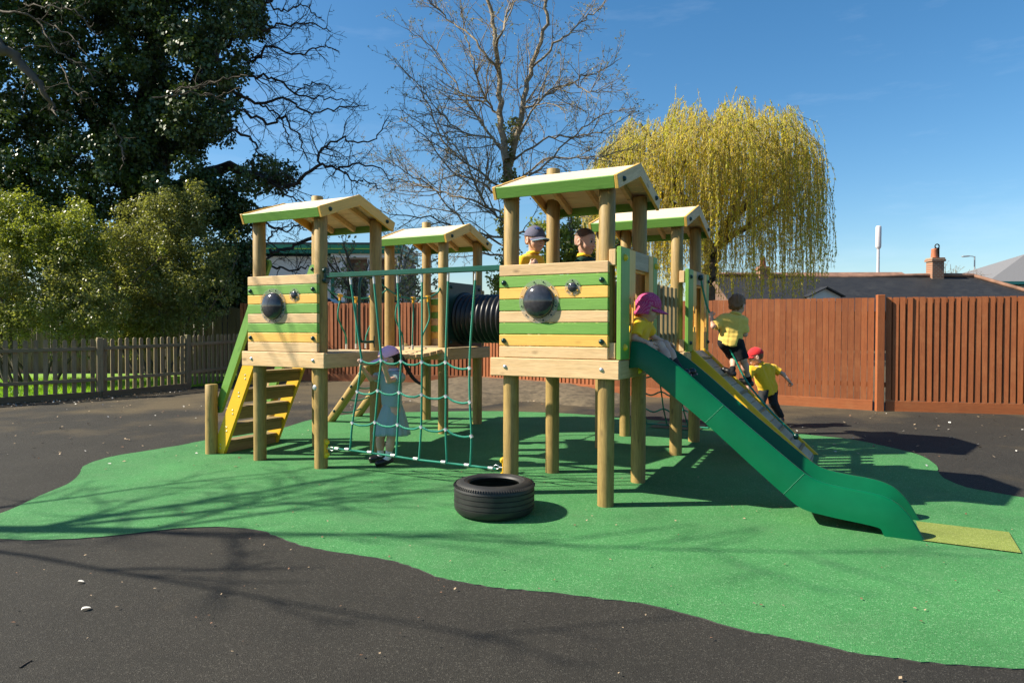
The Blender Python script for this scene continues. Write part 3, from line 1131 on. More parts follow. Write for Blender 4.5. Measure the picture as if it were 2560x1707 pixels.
def ivy_tree():
    rng = np.random.RandomState(5)
    X0, Y0 = -10.5, 19.0
    root = empty('ivy_tree', (X0, Y0, gz(X0, Y0)))
    off = np.array(root.location)
    big, tw = [], []
    for pix, r0 in (([(330, 860), (335, 600), (350, 400), (380, 200), (400, 0), (420, -200)], 0.5),
                    ([(345, 500), (250, 330), (180, 150), (120, -50)], 0.28), ([(350, 430), (450, 280), (540, 120), (600, -60)], 0.28),
                    ([(340, 560), (450, 470), (560, 420), (640, 440), (700, 455)], 0.22), ([(345, 520), (430, 380), (520, 300), (600, 240)], 0.2),
                    ([(340, 620), (480, 560), (600, 540), (680, 520)], 0.17)):
        pts, rad = limb(rng, pix, 19.0, r0, r0 * 0.35, 0.4)
        big.append((pts, rad, 0))
    Z = lambda L_: [(x * .44643, y * .44643) for x, y in L_]
    limbs = [(Z([(1210, 730), (1400, 770), (1440, 850), (1500, 900)]), .08), (Z([(1450, 1000), (1550, 1020), (1650, 1030), (1780, 930), (1900, 940), (2050, 920), (2200, 1000)]), .13),
             (Z([(1780, 930), (1800, 840), (1920, 780), (2080, 790), (2180, 650)]), .07), (Z([(1150, 620), (1250, 650), (1310, 600), (1500, 690), (1600, 660), (1680, 780), (1720, 900)]), .11),
             (Z([(1200, 520), (1330, 520), (1450, 580), (1600, 550), (1740, 630), (1900, 610), (2060, 590)]), .10), (Z([(1200, 420), (1380, 430), (1500, 430), (1650, 520), (1800, 550), (1950, 560)]), .09),
             (Z([(1200, 330), (1350, 330), (1450, 320), (1500, 260), (1650, 300), (1800, 260), (1900, 290)]), .09), (Z([(1250, 280), (1330, 200), (1400, 100), (1500, 20), (1600, -50), (1750, -60)]), .10),
             (Z([(1330, 210), (1500, 170), (1700, 130), (1850, 180)]), .07), (Z([(1500, 20), (1600, 60), (1700, 40), (1800, 100)]), .05), (Z([(1400, 100), (1420, 0), (1480, -100), (1560, -200)]), .06),
             (Z([(1450, 580), (1560, 650), (1600, 760), (1660, 850)]), .05), (Z([(1650, 520), (1720, 480), (1820, 480), (1880, 520)]), .04),
             (Z([(1900, 940), (1960, 1000), (2040, 1010), (2150, 1060)]), .05), (Z([(1500, 1000), (1600, 1080), (1680, 1130), (1760, 1150)]), .06),
             (Z([(1900, 1290), (1750, 1330), (1600, 1390), (1520, 1420), (1500, 1480), (1620, 1510), (1750, 1500), (1850, 1560)]), .11),
             (Z([(1450, 1180), (1500, 1260), (1600, 1290), (1700, 1250), (1800, 1300)]), .06), (Z([(1500, 1350), (1560, 1290), (1640, 1260), (1720, 1290)]), .05)]
    p = dict(dens=[5.6, 7.0, 6.0], t0=0.10, ang=(25, 70), ratio=(0.22, 0.46), rmin=0.0055, rk=0.013, K=7, wig=0.19, trop=(0.06, 0, 0.02))
    for pix, r0 in limbs:
        pts, rad = limb(rng, pix, 17.5 + rng.uniform(-.8, .8), r0 * .5, 0.012, 0.5, 6)
        pts[1:-1] += rng.normal(0, 0.018, (len(pts) - 2, 3))
        big.append((pts, rad, 1))
        L = np.linalg.norm(np.diff(pts, axis=0), axis=1).sum()
        sprout(rng, tw, pts, rad, min(3.4, L * 0.85), 3, 1, p)
    V_, Fc = tubes_np(big, lambda l: 10 if l == 0 else 7)
    link('trunk', fast_mesh('trunk', V_ - off, Fc, M['bark_dark'], True), root)
    V_, Fc = tubes_np(tw, lambda l: 4 if l < 3 else 3)
    tag(link('twigs', fast_mesh('twigs', V_ - off, Fc, M['bark_dark'], True), root), kind='stuff')
    # pale dead twigs hanging before the ivy at upper left
    big2, tw2 = [], []
    for pix, r0 in (([(-60, 60), (0, 112), (50, 160), (100, 210), (130, 260), (142, 290)], 0.16), ([(-20, 20), (60, 40), (120, 60), (180, 90), (220, 140)], .05), ([(90, 50), (150, 130), (200, 160), (240, 200)], .035),
                    ([(150, 160), (180, 220), (220, 250), (250, 270)], .03), ([(420, 230), (500, 215), (560, 200), (620, 190)], .03), ([(380, 245), (470, 235), (540, 240), (600, 220)], .03),
                    ([(275, 310), (300, 350), (310, 390), (300, 425)], .035), ([(60, 10), (120, 20), (190, 30), (240, 90)], .03)):
        pts, rad = limb(rng, pix, 15.4, r0 if r0 > .1 else r0 * .55, 0.01, 0.2)
        big2.append((pts, rad, 1))
        L = np.linalg.norm(np.diff(pts, axis=0), axis=1).sum()
        sprout(rng, tw2, pts, rad, L * 0.7, 2, 1, dict(p, dens=[3, 3.5, 3], rmin=0.008))
    for bp in big2:
        V_, Fc = tubes_np([bp], lambda l: 7)
        link('dead_limb', fast_mesh('dead_limb', V_ - off, Fc, M['bark'], True), root)
    V_, Fc = tubes_np(tw2, lambda l: 4)
    tag(link('dead_twigs', fast_mesh('dead_twigs', V_ - off, Fc, M['bark'], True), root), kind='stuff')
    # ivy in clumps
    cs, rs = [], []
    tries = 0
    while len(cs) < 1150 and tries < 20000:
        tries += 1
        x, y = rng.uniform(-160, 730), rng.uniform(-330, 800)
        if y < 60: lim = 640
        elif y < 200: lim = 610
        elif y < 330: lim = 560
        elif y < 400: lim = 545
        elif y < 470: lim = 520
        else: lim = -999
        inside = x < lim + rng.normal(0, 14)
        lobe = ((x - 655) / 62) ** 2 + ((y - 425) / 56) ** 2 < 1
        low = 430 < y < 820 and x < 640
        if not (inside or lobe or low):
            continue
        if 395 < y < 470 and 415 < x < 470 and rng.rand() < .8:
            continue
        if 330 < y < 420 and 520 < x < 590 and rng.rand() < .75:
            continue
        if y > 600 and x < 200 and rng.rand() < .4:
            continue
        cs.append(A_(x, y, rng.uniform(16.4, 19.6) if y < 470 else rng.uniform(17.2, 18.4)))
        rs.append(rng.uniform(0.24, 0.52))
    V_, Fc = clump_leaves(rng, cs, rs, 1500, 0.092, asp=0.85, droop=0.9)
    tag(link('crown', fast_mesh('crown', V_ - off, Fc, M['ivy']), root), kind='stuff')
    return tag(root, 'huge dark ivy covered tree with bare crooked branches filling the upper left', 'tree', 'trees round the playground')


ivy_tree()


def shrub(name, label, cx, Y, zones, seed, mat, nclump, size, per, stems=8, limit=None):
    rng = np.random.RandomState(seed)
    b0 = at(cx, 822, Y)
    root = empty(name, (b0.x, Y, gz(b0.x, Y)))
    off = np.array(root.location)
    st = []
    for k in range(stems):
        a = rng.uniform(-1, 1)
        d = np.array([a * 0.75, rng.uniform(-.3, .3), 1.0])
        pts, rad, _ = wander(rng, off + np.array([a * 0.5, rng.uniform(-.3, .3), 0]), d, rng.uniform(2.2, 3.6), 0.035, 0.008, 9, 0.12, (0, 0, 0.05))
        st.append((pts, rad, 0))
        sprout(rng, st, pts, rad, 2.2, 2, 1, dict(dens=[4, 4], t0=0.2, ang=(25, 65), ratio=(.25, .45), rmin=.004, rk=.012, K=6, wig=.16, trop=(0, 0, .05)))
    V_, Fc = tubes_np(st, lambda l: 5 if l == 0 else 3)
    link('stems', fast_mesh('stems', V_ - off, Fc, M['bark'], True), root)
    cs, rs = [], []
    while len(cs) < nclump:
        zx, zy, ax, ay, dY = zones[rng.randint(len(zones))]
        q = rng.normal(size=3)
        q = q / np.linalg.norm(q) * rng.uniform(0.35, 1.0) ** 0.6
        x, y = zx + q[0] * ax + rng.normal(0, 22), zy + q[1] * ay + rng.normal(0, 18)
        if limit and not limit(x, y):
            continue
        cs.append(A_(x, y, Y + q[2] * dY))
        rs.append(rng.uniform(0.09, 0.24))
    for pts_, rad_, lv_ in st:                          # leafy shoots that break the outline
        if lv_ >= 1 and rng.rand() < .8:
            for q in pts_[2:]:
                cs.append(q)
                rs.append(rng.uniform(.05, .10))
    V_, Fc = clump_leaves(rng, cs, rs, per, size, asp=0.62, up=0.2)
    tag(link('crown', fast_mesh('crown', V_ - off, Fc, mat), root), kind='stuff')
    return tag(root, label, 'shrub', 'shrubs behind the picket fence')


shrub('shrub', 'wide pale green shrub between the picket fence and the left tower', 400, 15.6,
      [(400, 660, 170, 150, 0.9), (300, 700, 110, 130, .7), (480, 700, 110, 140, .7), (390, 580, 120, 80, .6), (350, 810, 110, 60, .7), (450, 520, 60, 40, .4)], 31, M['shrub'], 900, 0.054, 2100)
shrub('shrub', 'yellow green shrub at the left edge behind the picket fence', 90, 14.6,
      [(70, 600, 170, 70, .8), (130, 560, 110, 50, .6), (10, 560, 60, 60, .5), (190, 620, 90, 60, .6)], 32, M['shrub2'], 430, 0.056, 2100, 6)
shrub('shrub', 'low dark green shrub under the yellow green one at far left', 70, 14.2,
      [(60, 770, 150, 90, .7), (0, 720, 90, 90, .6), (160, 730, 100, 110, .6), (230, 770, 90, 90, .6)], 33, M['shrub'], 480, 0.052, 2100, 6)


def willow():
    rng = np.random.RandomState(44)
    Yc = 25.0
    b0 = at(1775, 822, Yc)
    root = empty('willow_tree', (b0.x, Yc, gz(b0.x, Yc)))
    off = np.array(root.location)
    big, tw = [], []
    k = Yc / F
    for pix, r0 in (([(1765, 850), (1768, 720), (1790, 620), (1830, 540), (1850, 470)], .34), ([(1785, 640), (1730, 540), (1690, 460), (1650, 380), (1600, 310)], .2),
                    ([(1830, 545), (1900, 480), (1960, 420), (2000, 380)], .16), ([(1850, 480), (1840, 380), (1860, 330), (1900, 300)], .12), ([(1790, 620), (1860, 570), (1940, 520), (2000, 470)], .14),
                    ([(1690, 460), (1720, 380), (1760, 330), (1800, 300)], .10), ([(1730, 540), (1640, 480), (1580, 420), (1540, 380)], .12)):
        pts, rad = limb(rng, pix, Yc, r0, r0 * .3, 1.0)
        big.append((pts, rad, 0))
        sprout(rng, tw, pts, rad, 3.0, 2, 1, dict(dens=[3, 3], t0=.3, ang=(30, 70), ratio=(.25, .5), rmin=.015, rk=.02, K=6, wig=.2, trop=(0, 0, .05)))
    V_, Fc = tubes_np(big, lambda l: 8)
    link('trunk', fast_mesh('trunk', V_ - off, Fc, M['bark'], True), root)
    # the hanging canes: out from the dome of the crown, arching over and down
    strands, LC, LO, LC2 = [], [], [], []
    cx, w = 1762.0, 288.0
    top = lambda x: np.interp(x, [1490, 1530, 1600, 1680, 1760, 1850, 1930, 1990, 2040, 2075], [400, 335, 290, 262, 255, 248, 245, 290, 335, 385])
    bot = lambda x: np.interp(x, [1490, 1560, 1700, 1800, 1900, 2000, 2040, 2075], [620, 720, 745, 748, 750, 748, 690, 600])
    n = 1900
    for i in range(n):
        x = cx + w * (1 - 2 * rng.beta(1.15, 1.05))
        dep = math.sqrt(max(0.02, 1 - ((x - cx) / (w * 1.08)) ** 2))
        Y = Yc + (1 - 2 * rng.beta(.6, .6)) * 3.2 * dep
        edge = abs(Y - Yc) / 4.2
        ty = top(x) + 16 * math.sin(x * .047) + 11 * math.sin(x * .11 + 1) + 60 * edge ** 2 + rng.exponential(45) - (rng.uniform(10, 34) if rng.rand() < .06 else 0)
        if rng.rand() < .3:
            ty += rng.uniform(0, 190)
        room = bot(x) - ty
        if room < 30:
            continue
        ln = min(room, rng.uniform(90, 330))
        if rng.rand() < .2:
            ln = room * rng.uniform(.7, 1.02)
        sc = Y / Yc
        p0 = A_(x, ty, Y)
        K = 7
        out = (x - cx) / w * .8 + rng.normal(0, .55)
        pts = []
        for j in range(K):
            t = j / (K - 1)
            arch = 0.35 * math.sin(min(1, t * 3.2) * math.pi / 2)
            pts.append(p0 + np.array([out * arch + 0.04 * math.sin(5 * t + i), 0.12 * math.sin(3 * t + 2 * i) + arch * rng.uniform(-.05, .05),
                                      0.15 * math.sin(min(1, t * 4) * math.pi) * (t < .25) - t * ln * k * sc]))
        pts = np.array(pts)
        strands.append((pts, np.linspace(.010, .004, K), 3))
        m = int(ln * k * 18)
        t = rng.uniform(0.02, 1, m) * (K - 1)
        a = np.minimum(t.astype(int), K - 2)
        q = pts[a] + (pts[a + 1] - pts[a]) * (t - a)[:, None]
        (LC if rng.rand() < .62 else LC2).append(q + rng.normal(0, .022, q.shape))
    V_, Fc = tubes_np(strands + tw, lambda l: 3)
    M['cane'] = plain('willow_cane', (0.27, 0.215, 0.07), 0.7)
    tag(link('canes', fast_mesh('canes', V_ - off, Fc, M['cane'], True), root), kind='stuff')
    for nm, L_, mt in (('crown', LC, M['willow']), ('fresh_leaves', LC2, M['willow2'])):
        C = np.concatenate(L_)
        V_, Fc = leaf_quads(C, rng, 0.12, asp=0.26, droop=1.8)
        tag(link(nm, fast_mesh(nm, V_ - off, Fc, mt), root), kind='stuff')
    return tag(root, 'big yellow green weeping willow behind the right towers', 'tree', 'trees round the playground')


willow()


def side_tree():
    """stands left of the frame; its bare branches shade the near ground"""
    rng = np.random.RandomState(77)
    root = empty('bare_tree', (-8.9, 4.6, gz(-8.9, 4.6)))
    off = np.array(root.location)
    big, tw = [], []
    pts, rad, d = wander(rng, off, (0.03, 0.0, 1), 5.2, .13, .07, 9, .04, (0, 0, .1))
    big.append((pts, rad, 0))
    p = dict(dens=[2.6, 3.0, 3.0], t0=.2, ang=(25, 60), ratio=(.25, .5), rmin=.008, rk=.014, K=7, wig=.14, trop=(0, 0, .02))
    for k in range(15):
        a = rng.uniform(0, 2 * np.pi)
        i = rng.randint(5, 9)
        q, qr, _ = wander(rng, pts[i], (math.cos(a) * 0.8, math.sin(a) * .42 + .1, rng.uniform(.35, 1.2)), rng.uniform(2.4, 4.0), .024, .007, 9, .08, (0, 0, .05))
        big.append((q, qr, 1))
        sprout(rng, tw, q, qr, 3.0, 2, 1, p)
    V_, Fc = tubes_np(big, lambda l: 8)
    link('trunk', fast_mesh('trunk', V_ - off, Fc, M['bark'], True), root)
    V_, Fc = tubes_np(tw, lambda l: 4)
    tag(link('crown', fast_mesh('crown', V_ - off, Fc, M['bark'], True), root), kind='stuff')
    return tag(root, 'bare tree just outside the left edge whose branch shadows streak the green surface', 'tree')


side_tree()


def small_tree(name, label, px, py_top, Y, w, seed, mat, leafy=0, leaf=None):
    rng = np.random.RandomState(seed)
    b0 = at(px, 822, Y)
    g = gz(b0.x, Y)
    root = empty(name, (b0.x, Y, g))
    off = np.array(root.location)
    Ht = at(px, py_top, Y).z - g
    big, tw = [], []
    pts, rad, d = wander(rng, off, (0, 0, 1), Ht * .55, .1, .06, 7, .05, (0, 0, .1))
    big.append((pts, rad, 0))
    for k in range(11):
        a = rng.uniform(0, 2 * np.pi)
        q, qr, _ = wander(rng, pts[rng.randint(3, 7)], (math.cos(a), math.sin(a), rng.uniform(.5, 1.4)), Ht * .5, .04, .012, 7, .12, (0, 0, .05))
        big.append((q, qr, 1))
        sprout(rng, tw, q, qr, Ht * .42, 2, 1, dict(dens=[3.2, 3.0], t0=.15, ang=(25, 60), ratio=(.25, .5), rmin=.012, rk=.012, K=6, wig=.15, trop=(0, 0, .05)))
    V_, Fc = tubes_np(big, lambda l: 6)
    link('trunk', fast_mesh('trunk', V_ - off, Fc, mat, True), root)
    V_, Fc = tubes_np(tw, lambda l: 3)
    tag(link('crown', fast_mesh('crown', V_ - off, Fc, mat, True), root), kind='stuff')
    if leafy:
        C = np.concatenate([t[0] for t in tw])
        C = C[rng.randint(len(C), size=leafy)] + rng.normal(0, .11, (leafy, 3))
        V_, Fc = leaf_quads(C, rng, .11)
        tag(link('leaves', fast_mesh('leaves', V_ - off, Fc, leaf), root), kind='stuff')
    return tag(root, label, 'tree')


small_tree('bare_tree', 'small bare tree on the skyline right of the brick chimney', 2385, 640, 50.0, 3, 61, M['bark_pale'])
small_tree('young_tree', 'young green leafed tree behind the two boys in the tower', 1425, 500, 18.0, 2, 62, M['bark'], 7000, M['shrub2'])
small_tree('bare_tree', 'low bare twiggy tree behind the fence between the left towers', 1010, 560, 19.0, 2, 63, M['bark_pale'], 600, M['bud'])
small_tree('bare_tree', 'bare twiggy tree seen through the front left tower above the rope bridge', 905, 600, 18.2, 2, 64, M['bark'], 500, M['bud'])
# ------------------------------------------------------------ things beyond the fences
def slate_mat():
    m, nt, b = new_mat('slate')
    L = nt.links
    tc = N(nt, 'ShaderNodeTexCoord')
    br = N(nt, 'ShaderNodeTexBrick', Scale=1.0)
    br.inputs['Color1'].default_value = (0.012, 0.012, 0.014, 1)
    br.inputs['Color2'].default_value = (0.022, 0.022, 0.023, 1)
    br.inputs['Mortar'].default_value = (0.012, 0.012, 0.012, 1)
    br.inputs['Mortar Size'].default_value = 0.012
    br.inputs['Brick Width'].default_value = 0.28
    br.inputs['Row Height'].default_value = 0.17
    L.new(tc.outputs['Object'], br.inputs['Vector'])
    n = N(nt, 'ShaderNodeTexNoise', Scale=1.1, Detail=8.0, Roughness=0.75)
    L.new(tc.outputs['Object'], n.inputs['Vector'])
    f = ramp(nt, n.outputs['Fac'], [(0.5, (0, 0, 0)), (0.72, (1, 1, 1))])
    c = mixc(nt, mul(nt, f, 0.22), br.outputs['Color'], (0.09, 0.086, 0.078))
    L.new(c, b.inputs['Base Color'])
    b.inputs['Roughness'].default_value = 0.65
    bump(nt, b, br.outputs['Fac'], 0.6, -0.02)
    return m


def brick_mat():
    m, nt, b = new_mat('chimney_brick')
    L = nt.links
    tc = N(nt, 'ShaderNodeTexCoord')
    mp = N(nt, 'ShaderNodeMapping')
    mp.inputs['Rotation'].default_value = (R(90), 0, 0)
    L.new(tc.outputs['Object'], mp.inputs['Vector'])
    br = N(nt, 'ShaderNodeTexBrick', Scale=1.0)
    br.inputs['Color1'].default_value = (0.34, 0.12, 0.055, 1)
    br.inputs['Color2'].default_value = (0.25, 0.095, 0.05, 1)
    br.inputs['Mortar'].default_value = (0.30, 0.24, 0.17, 1)
    br.inputs['Mortar Size'].default_value = 0.02
    br.inputs['Brick Width'].default_value = 0.22
    br.inputs['Row Height'].default_value = 0.10
    L.new(mp.outputs[0], br.inputs['Vector'])
    L.new(br.outputs['Color'], b.inputs['Base Color'])
    b.inputs['Roughness'].default_value = 0.85
    return m


M['slate'] = slate_mat()
M['brick'] = brick_mat()
M['ridge'] = plain('ridge_tile', (0.23, 0.12, 0.075), 0.8, noise=0.35, nscale=3)
M['terracotta'] = plain('terracotta', (0.42, 0.13, 0.055), 0.7)
M['render'] = plain('white_render', (0.62, 0.61, 0.58), 0.8, noise=0.06, nscale=1.0)
M['darkmetal'] = plain('dark_metal', (0.03, 0.03, 0.032), 0.4, 0.5)
M['white'] = plain('white_paint', (0.72, 0.72, 0.70), 0.5, noise=0.05)
M['mast'] = plain('mast_grey', (0.56, 0.52, 0.53), 0.5)
M['lampgrey'] = plain('lamp_grey', (0.33, 0.34, 0.35), 0.5, 0.4)
M['glass'] = plain('window_glass', (0.03, 0.045, 0.05), 0.08, spec=0.8)


M['brown_wall'] = plain('brown_wall', (0.16, 0.09, 0.06), 0.85, noise=.2)


def slate_house():
    Yr, Ye = 36.0, 32.0
    g = gz(14, 30)
    root = empty('slate_house', (17.0, 34.0, g))
    off = Vector(root.location)
    zr, ze = 4.12, 2.2
    xl, xr, xe = 10.6, 24.1, 27.0

    def part(name, vs, fs, m, par=root):
        b = MB()
        b.add([Vector(v) - off for v in vs], fs)
        return b.build(name, m, par)

    part('wall', [(xl, Ye + .3, g - .2), (xe - .4, Ye + .3, g - .2), (xe - .4, 2 * Yr - Ye, g - .2), (xl, 2 * Yr - Ye, g - .2), (xl, Ye + .3, ze), (xe - .4, Ye + .3, ze), (xe - .4, 2 * Yr - Ye, ze), (xl, 2 * Yr - Ye, ze), (xl, Yr, zr - .1)],
         [(0, 1, 5, 4), (1, 2, 6, 5), (2, 3, 7, 6), (3, 0, 4, 8, 7)], M['brown_wall'])
    # slopes as slabs whose local xy lies in the slope, for the slate courses
    sl = Vector((0, Yr - Ye, zr - ze))
    n = Vector((1, 0, 0)).cross(sl).normalized()
    rot = Matrix((Vector((1, 0, 0)), sl.normalized(), n)).transposed()
    L = sl.length
    b = MB()
    b.prism([(0, 0), (xe - xl + .3, 0), (xr - xl, L), (0, L)], 0.08)
    rf = b.build('roof', M['slate'], root)
    rf.matrix_local = Matrix.Translation(Vector((xl - .15, Ye, ze)) - off) @ rot.to_4x4()
    sl2 = Vector((0, Ye - Yr, zr - ze))
    n2 = Vector((-1, 0, 0)).cross(sl2).normalized()
    b = MB()
    b.prism([(0, 0), (xe - xl, 0), (xe - xl, L), (xe - xr, L)], 0.08)
    o = b.build('roof', M['slate'], root)
    o.matrix_local = Matrix.Translation(Vector((xe, 2 * Yr - Ye, ze)) - off) @ Matrix((Vector((-1, 0, 0)), sl2.normalized(), n2)).transposed().to_4x4()
    part('roof', [(xe + .15, Ye, ze), (xe + .15, 2 * Yr - Ye, ze), (xr, Yr, zr)], [(0, 1, 2)], M['slate'])
    b = MB()
    rp = [Vector((x, Yr, zr + 0.06 + 0.07 * math.sin((x - xl) * 0.55 + 1.2))) - off for x in np.linspace(xl - .2, xr, 16)]
    b.tube(rp, 0.11, 8)
    b.tube([rp[-1], Vector((xe + .2, Ye - .05, ze + .08)) - off], 0.10, 8)
    b.build('ridge_tiles', M['ridge'], root)
    # a paler second ridge just behind
    part('rear_roof', [(xl + 2.0, Yr + 1.5, zr - .3), (xr - 1.5, Yr + 1.5, zr - .3), (xr - 1.5, Yr + 4, zr + .62), (xl + 2.0, Yr + 4, zr + .55)], [(0, 1, 2, 3)], M['ridge'])
    # little white gable over the eaves
    p = at(2057, 742, 33.3)
    b = MB()
    b.prism([(-.75, -.5), (.75, -.5), (.75, 0.0), (0, .38), (-.75, 0.0)], 0.5, Matrix.Translation(Vector((p.x, 33.3, p.z)) - off) @ Matrix.Rotation(R(90), 4, 'X'))
    b.build('dormer_gable', M['white'], root)
    b = MB()
    for sgn in (-1, 1):
        b.box(Vector((p.x + sgn * .42, 33.2, p.z + .22)) - off, (1.0, .8, .05), Matrix.Rotation(sgn * R(27), 3, 'Y'))
    b.build('dormer_roof', M['slate'], root)
    for (px, y0, y1, wd, nm) in ((2338, 646, 694, .62, 'a'), (1907, 668, 706, .5, 'b')):
        q0, q1 = at(px, y1, Yr), at(px, y0, Yr)
        b = MB()
        zc = (q0.z + q1.z) / 2 - .25
        b.box((0, 0, 0), (wd, .55, q1.z - q0.z + .5), None, 0, .01)
        b.box((0, 0, (q1.z - q0.z + .5) / 2 - .12), (wd + .12, .67, .12), None, 0, .01)
        b.box((0, 0, (q1.z - q0.z + .5) / 2 - .02), (wd + .06, .61, .08), None, 0, .01)
        ch = b.build('chimney', M['brick'], root)
        ch.location = Vector((q1.x, Yr, zc)) - off
        zt = (q1.z - q0.z + .5) / 2
        b = MB()
        b.lathe([(.0, .5), (.13, .5), (.15, .46), (.14, .40), (.17, 0.0)], Matrix.Translation((-.05 if nm == 'a' else 0, 0, zt)), 12)
        b.build('chimney_pot', M['terracotta'], ch)
        if nm == 'a':
            b = MB()
            b.tube([Vector((.09 + .11 * math.cos(t), 0, zt + .63 + .11 * math.sin(t))) for t in np.linspace(0, 2 * math.pi, 14)[:-1]], .03, 6, 0, False, True)
            b.lathe([(.13, 0), (.12, .5), (.15, .53)], Matrix.Translation((.09, 0.02, zt)), 12)
            b.build('chimney_cowl', M['darkmetal'], ch)
    return tag(root, 'long low house with dark slate roof and brick chimney behind the brown fence', 'house')


slate_house()


def mast():
    p = at(2195, 690, 90.0)
    g = gz(p.x, 90)
    root = empty('telecom_mast', (p.x, 90.0, g))
    zt, zb = at(2195, 564, 90).z - g, at(2195, 621, 90).z - g
    b = MB()
    b.lathe([(.22, 0), (.17, zb)], None, 14)
    b.build('pole', M['mast'], root)
    b = MB()
    b.lathe([(.16, zb - .1), (.28, zb + .02), (.35, zb + .25), (.35, zt - .25), (.28, zt - .06), (.0, zt)], None, 18)
    b.build('antenna_shroud', M['mast'], root)
    tag(root, 'pale pole with a fat rounded cylinder on top, above the slate roof', 'mast')


mast()


def street_lamp(px, ptop, Y, label, arm=-1):
    p = at(px, 822, Y)
    g = gz(p.x, Y)
    root = empty('street_lamp', (p.x, Y, g))
    zt = at(px, ptop, Y).z - g
    b = MB()
    b.lathe([(.13, 0), (.11, 1.5), (.07, zt)], None, 10)
    b.build('pole', M['lampgrey'], root)
    b = MB()
    b.tube([(0, 0, zt - .05), (arm * .35, 0, zt + .02), (arm * .7, 0, zt + .02)], .05, 8)
    b.build('arm', M['lampgrey'], root)
    b = MB()
    b.box((arm * 1.05, 0, zt + .0), (.85, .3, .16), Matrix.Rotation(arm * R(4), 3, 'Y'), 0, .05)
    b.build('lamp_head', M['lampgrey'], root)
    tag(root, label, 'street lamp', 'street lamps on the road behind')


street_lamp(2434, 641, 80.0, 'thin grey street lamp right of the brick chimney')
street_lamp(2006, 624, 70.0, 'thin grey street lamp behind the right edge of the willow')


def teal_building():
    Y = 70.0
    x0 = at(2470, 704, Y).x
    g = gz(50, Y)
    root = empty('glazed_building', (x0 + 10, Y + 6, g))
    off = Vector(root.location)
    ze = at(2470, 704, Y).z
    M['teal'] = plain('teal_frame', (0.02, 0.20, 0.17), 0.4)
    M['grey_roof'] = plain('grey_metal_roof', (0.20, 0.19, 0.185), 0.5, noise=.05)

    def part(name, vs, fs, m):
        b = MB()
        b.add([Vector(v) - off for v in vs], fs)
        return b.build(name, m, root)
    x1, y1 = x0 + 26, Y + 14
    part('wall', [(x0 + .8, Y + .8, g - .3), (x1, Y + .8, g - .3), (x1, y1, g - .3), (x0 + .8, y1, g - .3), (x0 + .8, Y + .8, ze), (x1, Y + .8, ze), (x1, y1, ze), (x0 + .8, y1, ze)],
         [(0, 1, 5, 4), (1, 2, 6, 5), (2, 3, 7, 6), (3, 0, 4, 7)], M['glass'])
    zr = ze + 3.6
    part('roof', [(x0, Y, ze), (x1, Y, ze), (x1, y1, ze), (x0, y1, ze), (x0 + 9, Y + 7, zr), (x1 - 9, Y + 7, zr)],
         [(0, 1, 5, 4), (1, 2, 5), (2, 3, 4, 5), (3, 0, 4)], M['grey_roof'])
    b = MB()
    b.box(Vector(((x0 + x1) / 2, Y, ze - .12)) - off, (x1 - x0, .3, .3))
    b.box(Vector(((x0 + x1) / 2, Y + .74, ze - 1.9)) - off, (x1 - x0 - 1.2, .1, .12))
    b.build('eaves_band', M['teal'], root)
    for k in range(12):
        b = MB()
        b.box(Vector((x0 + 1.2 + k * 1.2, Y + .72, g + (ze - g) / 2)) - off, (.14, .1, ze - g - .3))
        b.build('mullion', M['teal'], root)
    tag(root, 'building with teal glazing and grey hipped roof at the far right edge', 'building')


teal_building()


def forecourt_building():
    Y = 42.0
    g = gz(-12, Y)
    root = empty('shop_building', (-12.0, Y + 3, g))
    off = Vector(root.location)
    M['fascia_green'] = plain('green_fascia', (0.006, 0.17, 0.10), 0.45)
    M['fascia_lime'] = plain('lime_stripe', (0.28, 0.42, 0.03), 0.45)
    M['brown_brick'] = plain('brown_brickwork', (0.30, 0.215, 0.17), 0.8, noise=.15, nscale=4)
    X = lambda px: at(px, 822, Y).x
    Zp = lambda py: at(1280, py, Y).z

    def bx(name, px0, px1, py0, py1, y0, y1, m, par=root):
        b = MB()
        x0, x1, z0, z1 = X(px0), X(px1), Zp(py1), Zp(py0)
        b.box(Vector(((x0 + x1) / 2, (y0 + y1) / 2, (z0 + z1) / 2)) - off, (x1 - x0, y1 - y0, z1 - z0))
        return b.build(name, m, par)
    bx('wall', 560, 852, 640, 845, Y + .6, Y + 7, M['render'])
    bx('brick_bay', 852, 1000, 640, 845, Y + 1.6, Y + 7, M['brown_brick'])
    f = bx('fascia', 556, 1004, 613, 634, Y, Y + 7.4, M['fascia_green'])
    bx('stripe', 556, 1004, 622.5, 624.5, Y - .03, Y - .001, M['fascia_lime'], f)
    bx('roof_edge', 556, 1004, 606, 612.9, Y + .3, Y + 7.2, M['slate'])
    bx('lintel', 825, 1000, 634.5, 644, Y + .2, Y + 1.5, M['white'])
    for px in (846, 916, 990):
        bx('column', px, px + 13, 644.5, 845, Y + .3, Y + .8, M['white'])
    for px in (866, 930):
        w = bx('window', px, px + 40, 690, 760, Y + 1.5, Y + 1.58, M['white'])
        bx('pane', px + 3, px + 37, 694, 756, Y + 1.46, Y + 1.5, M['glass'], w)
    bx('door', 822, 830, 690, 845, Y + .5, Y + .59, M['fascia_green'])
    tag(root, 'white shop building with green fascia seen through the left tower', 'building')


forecourt_building()


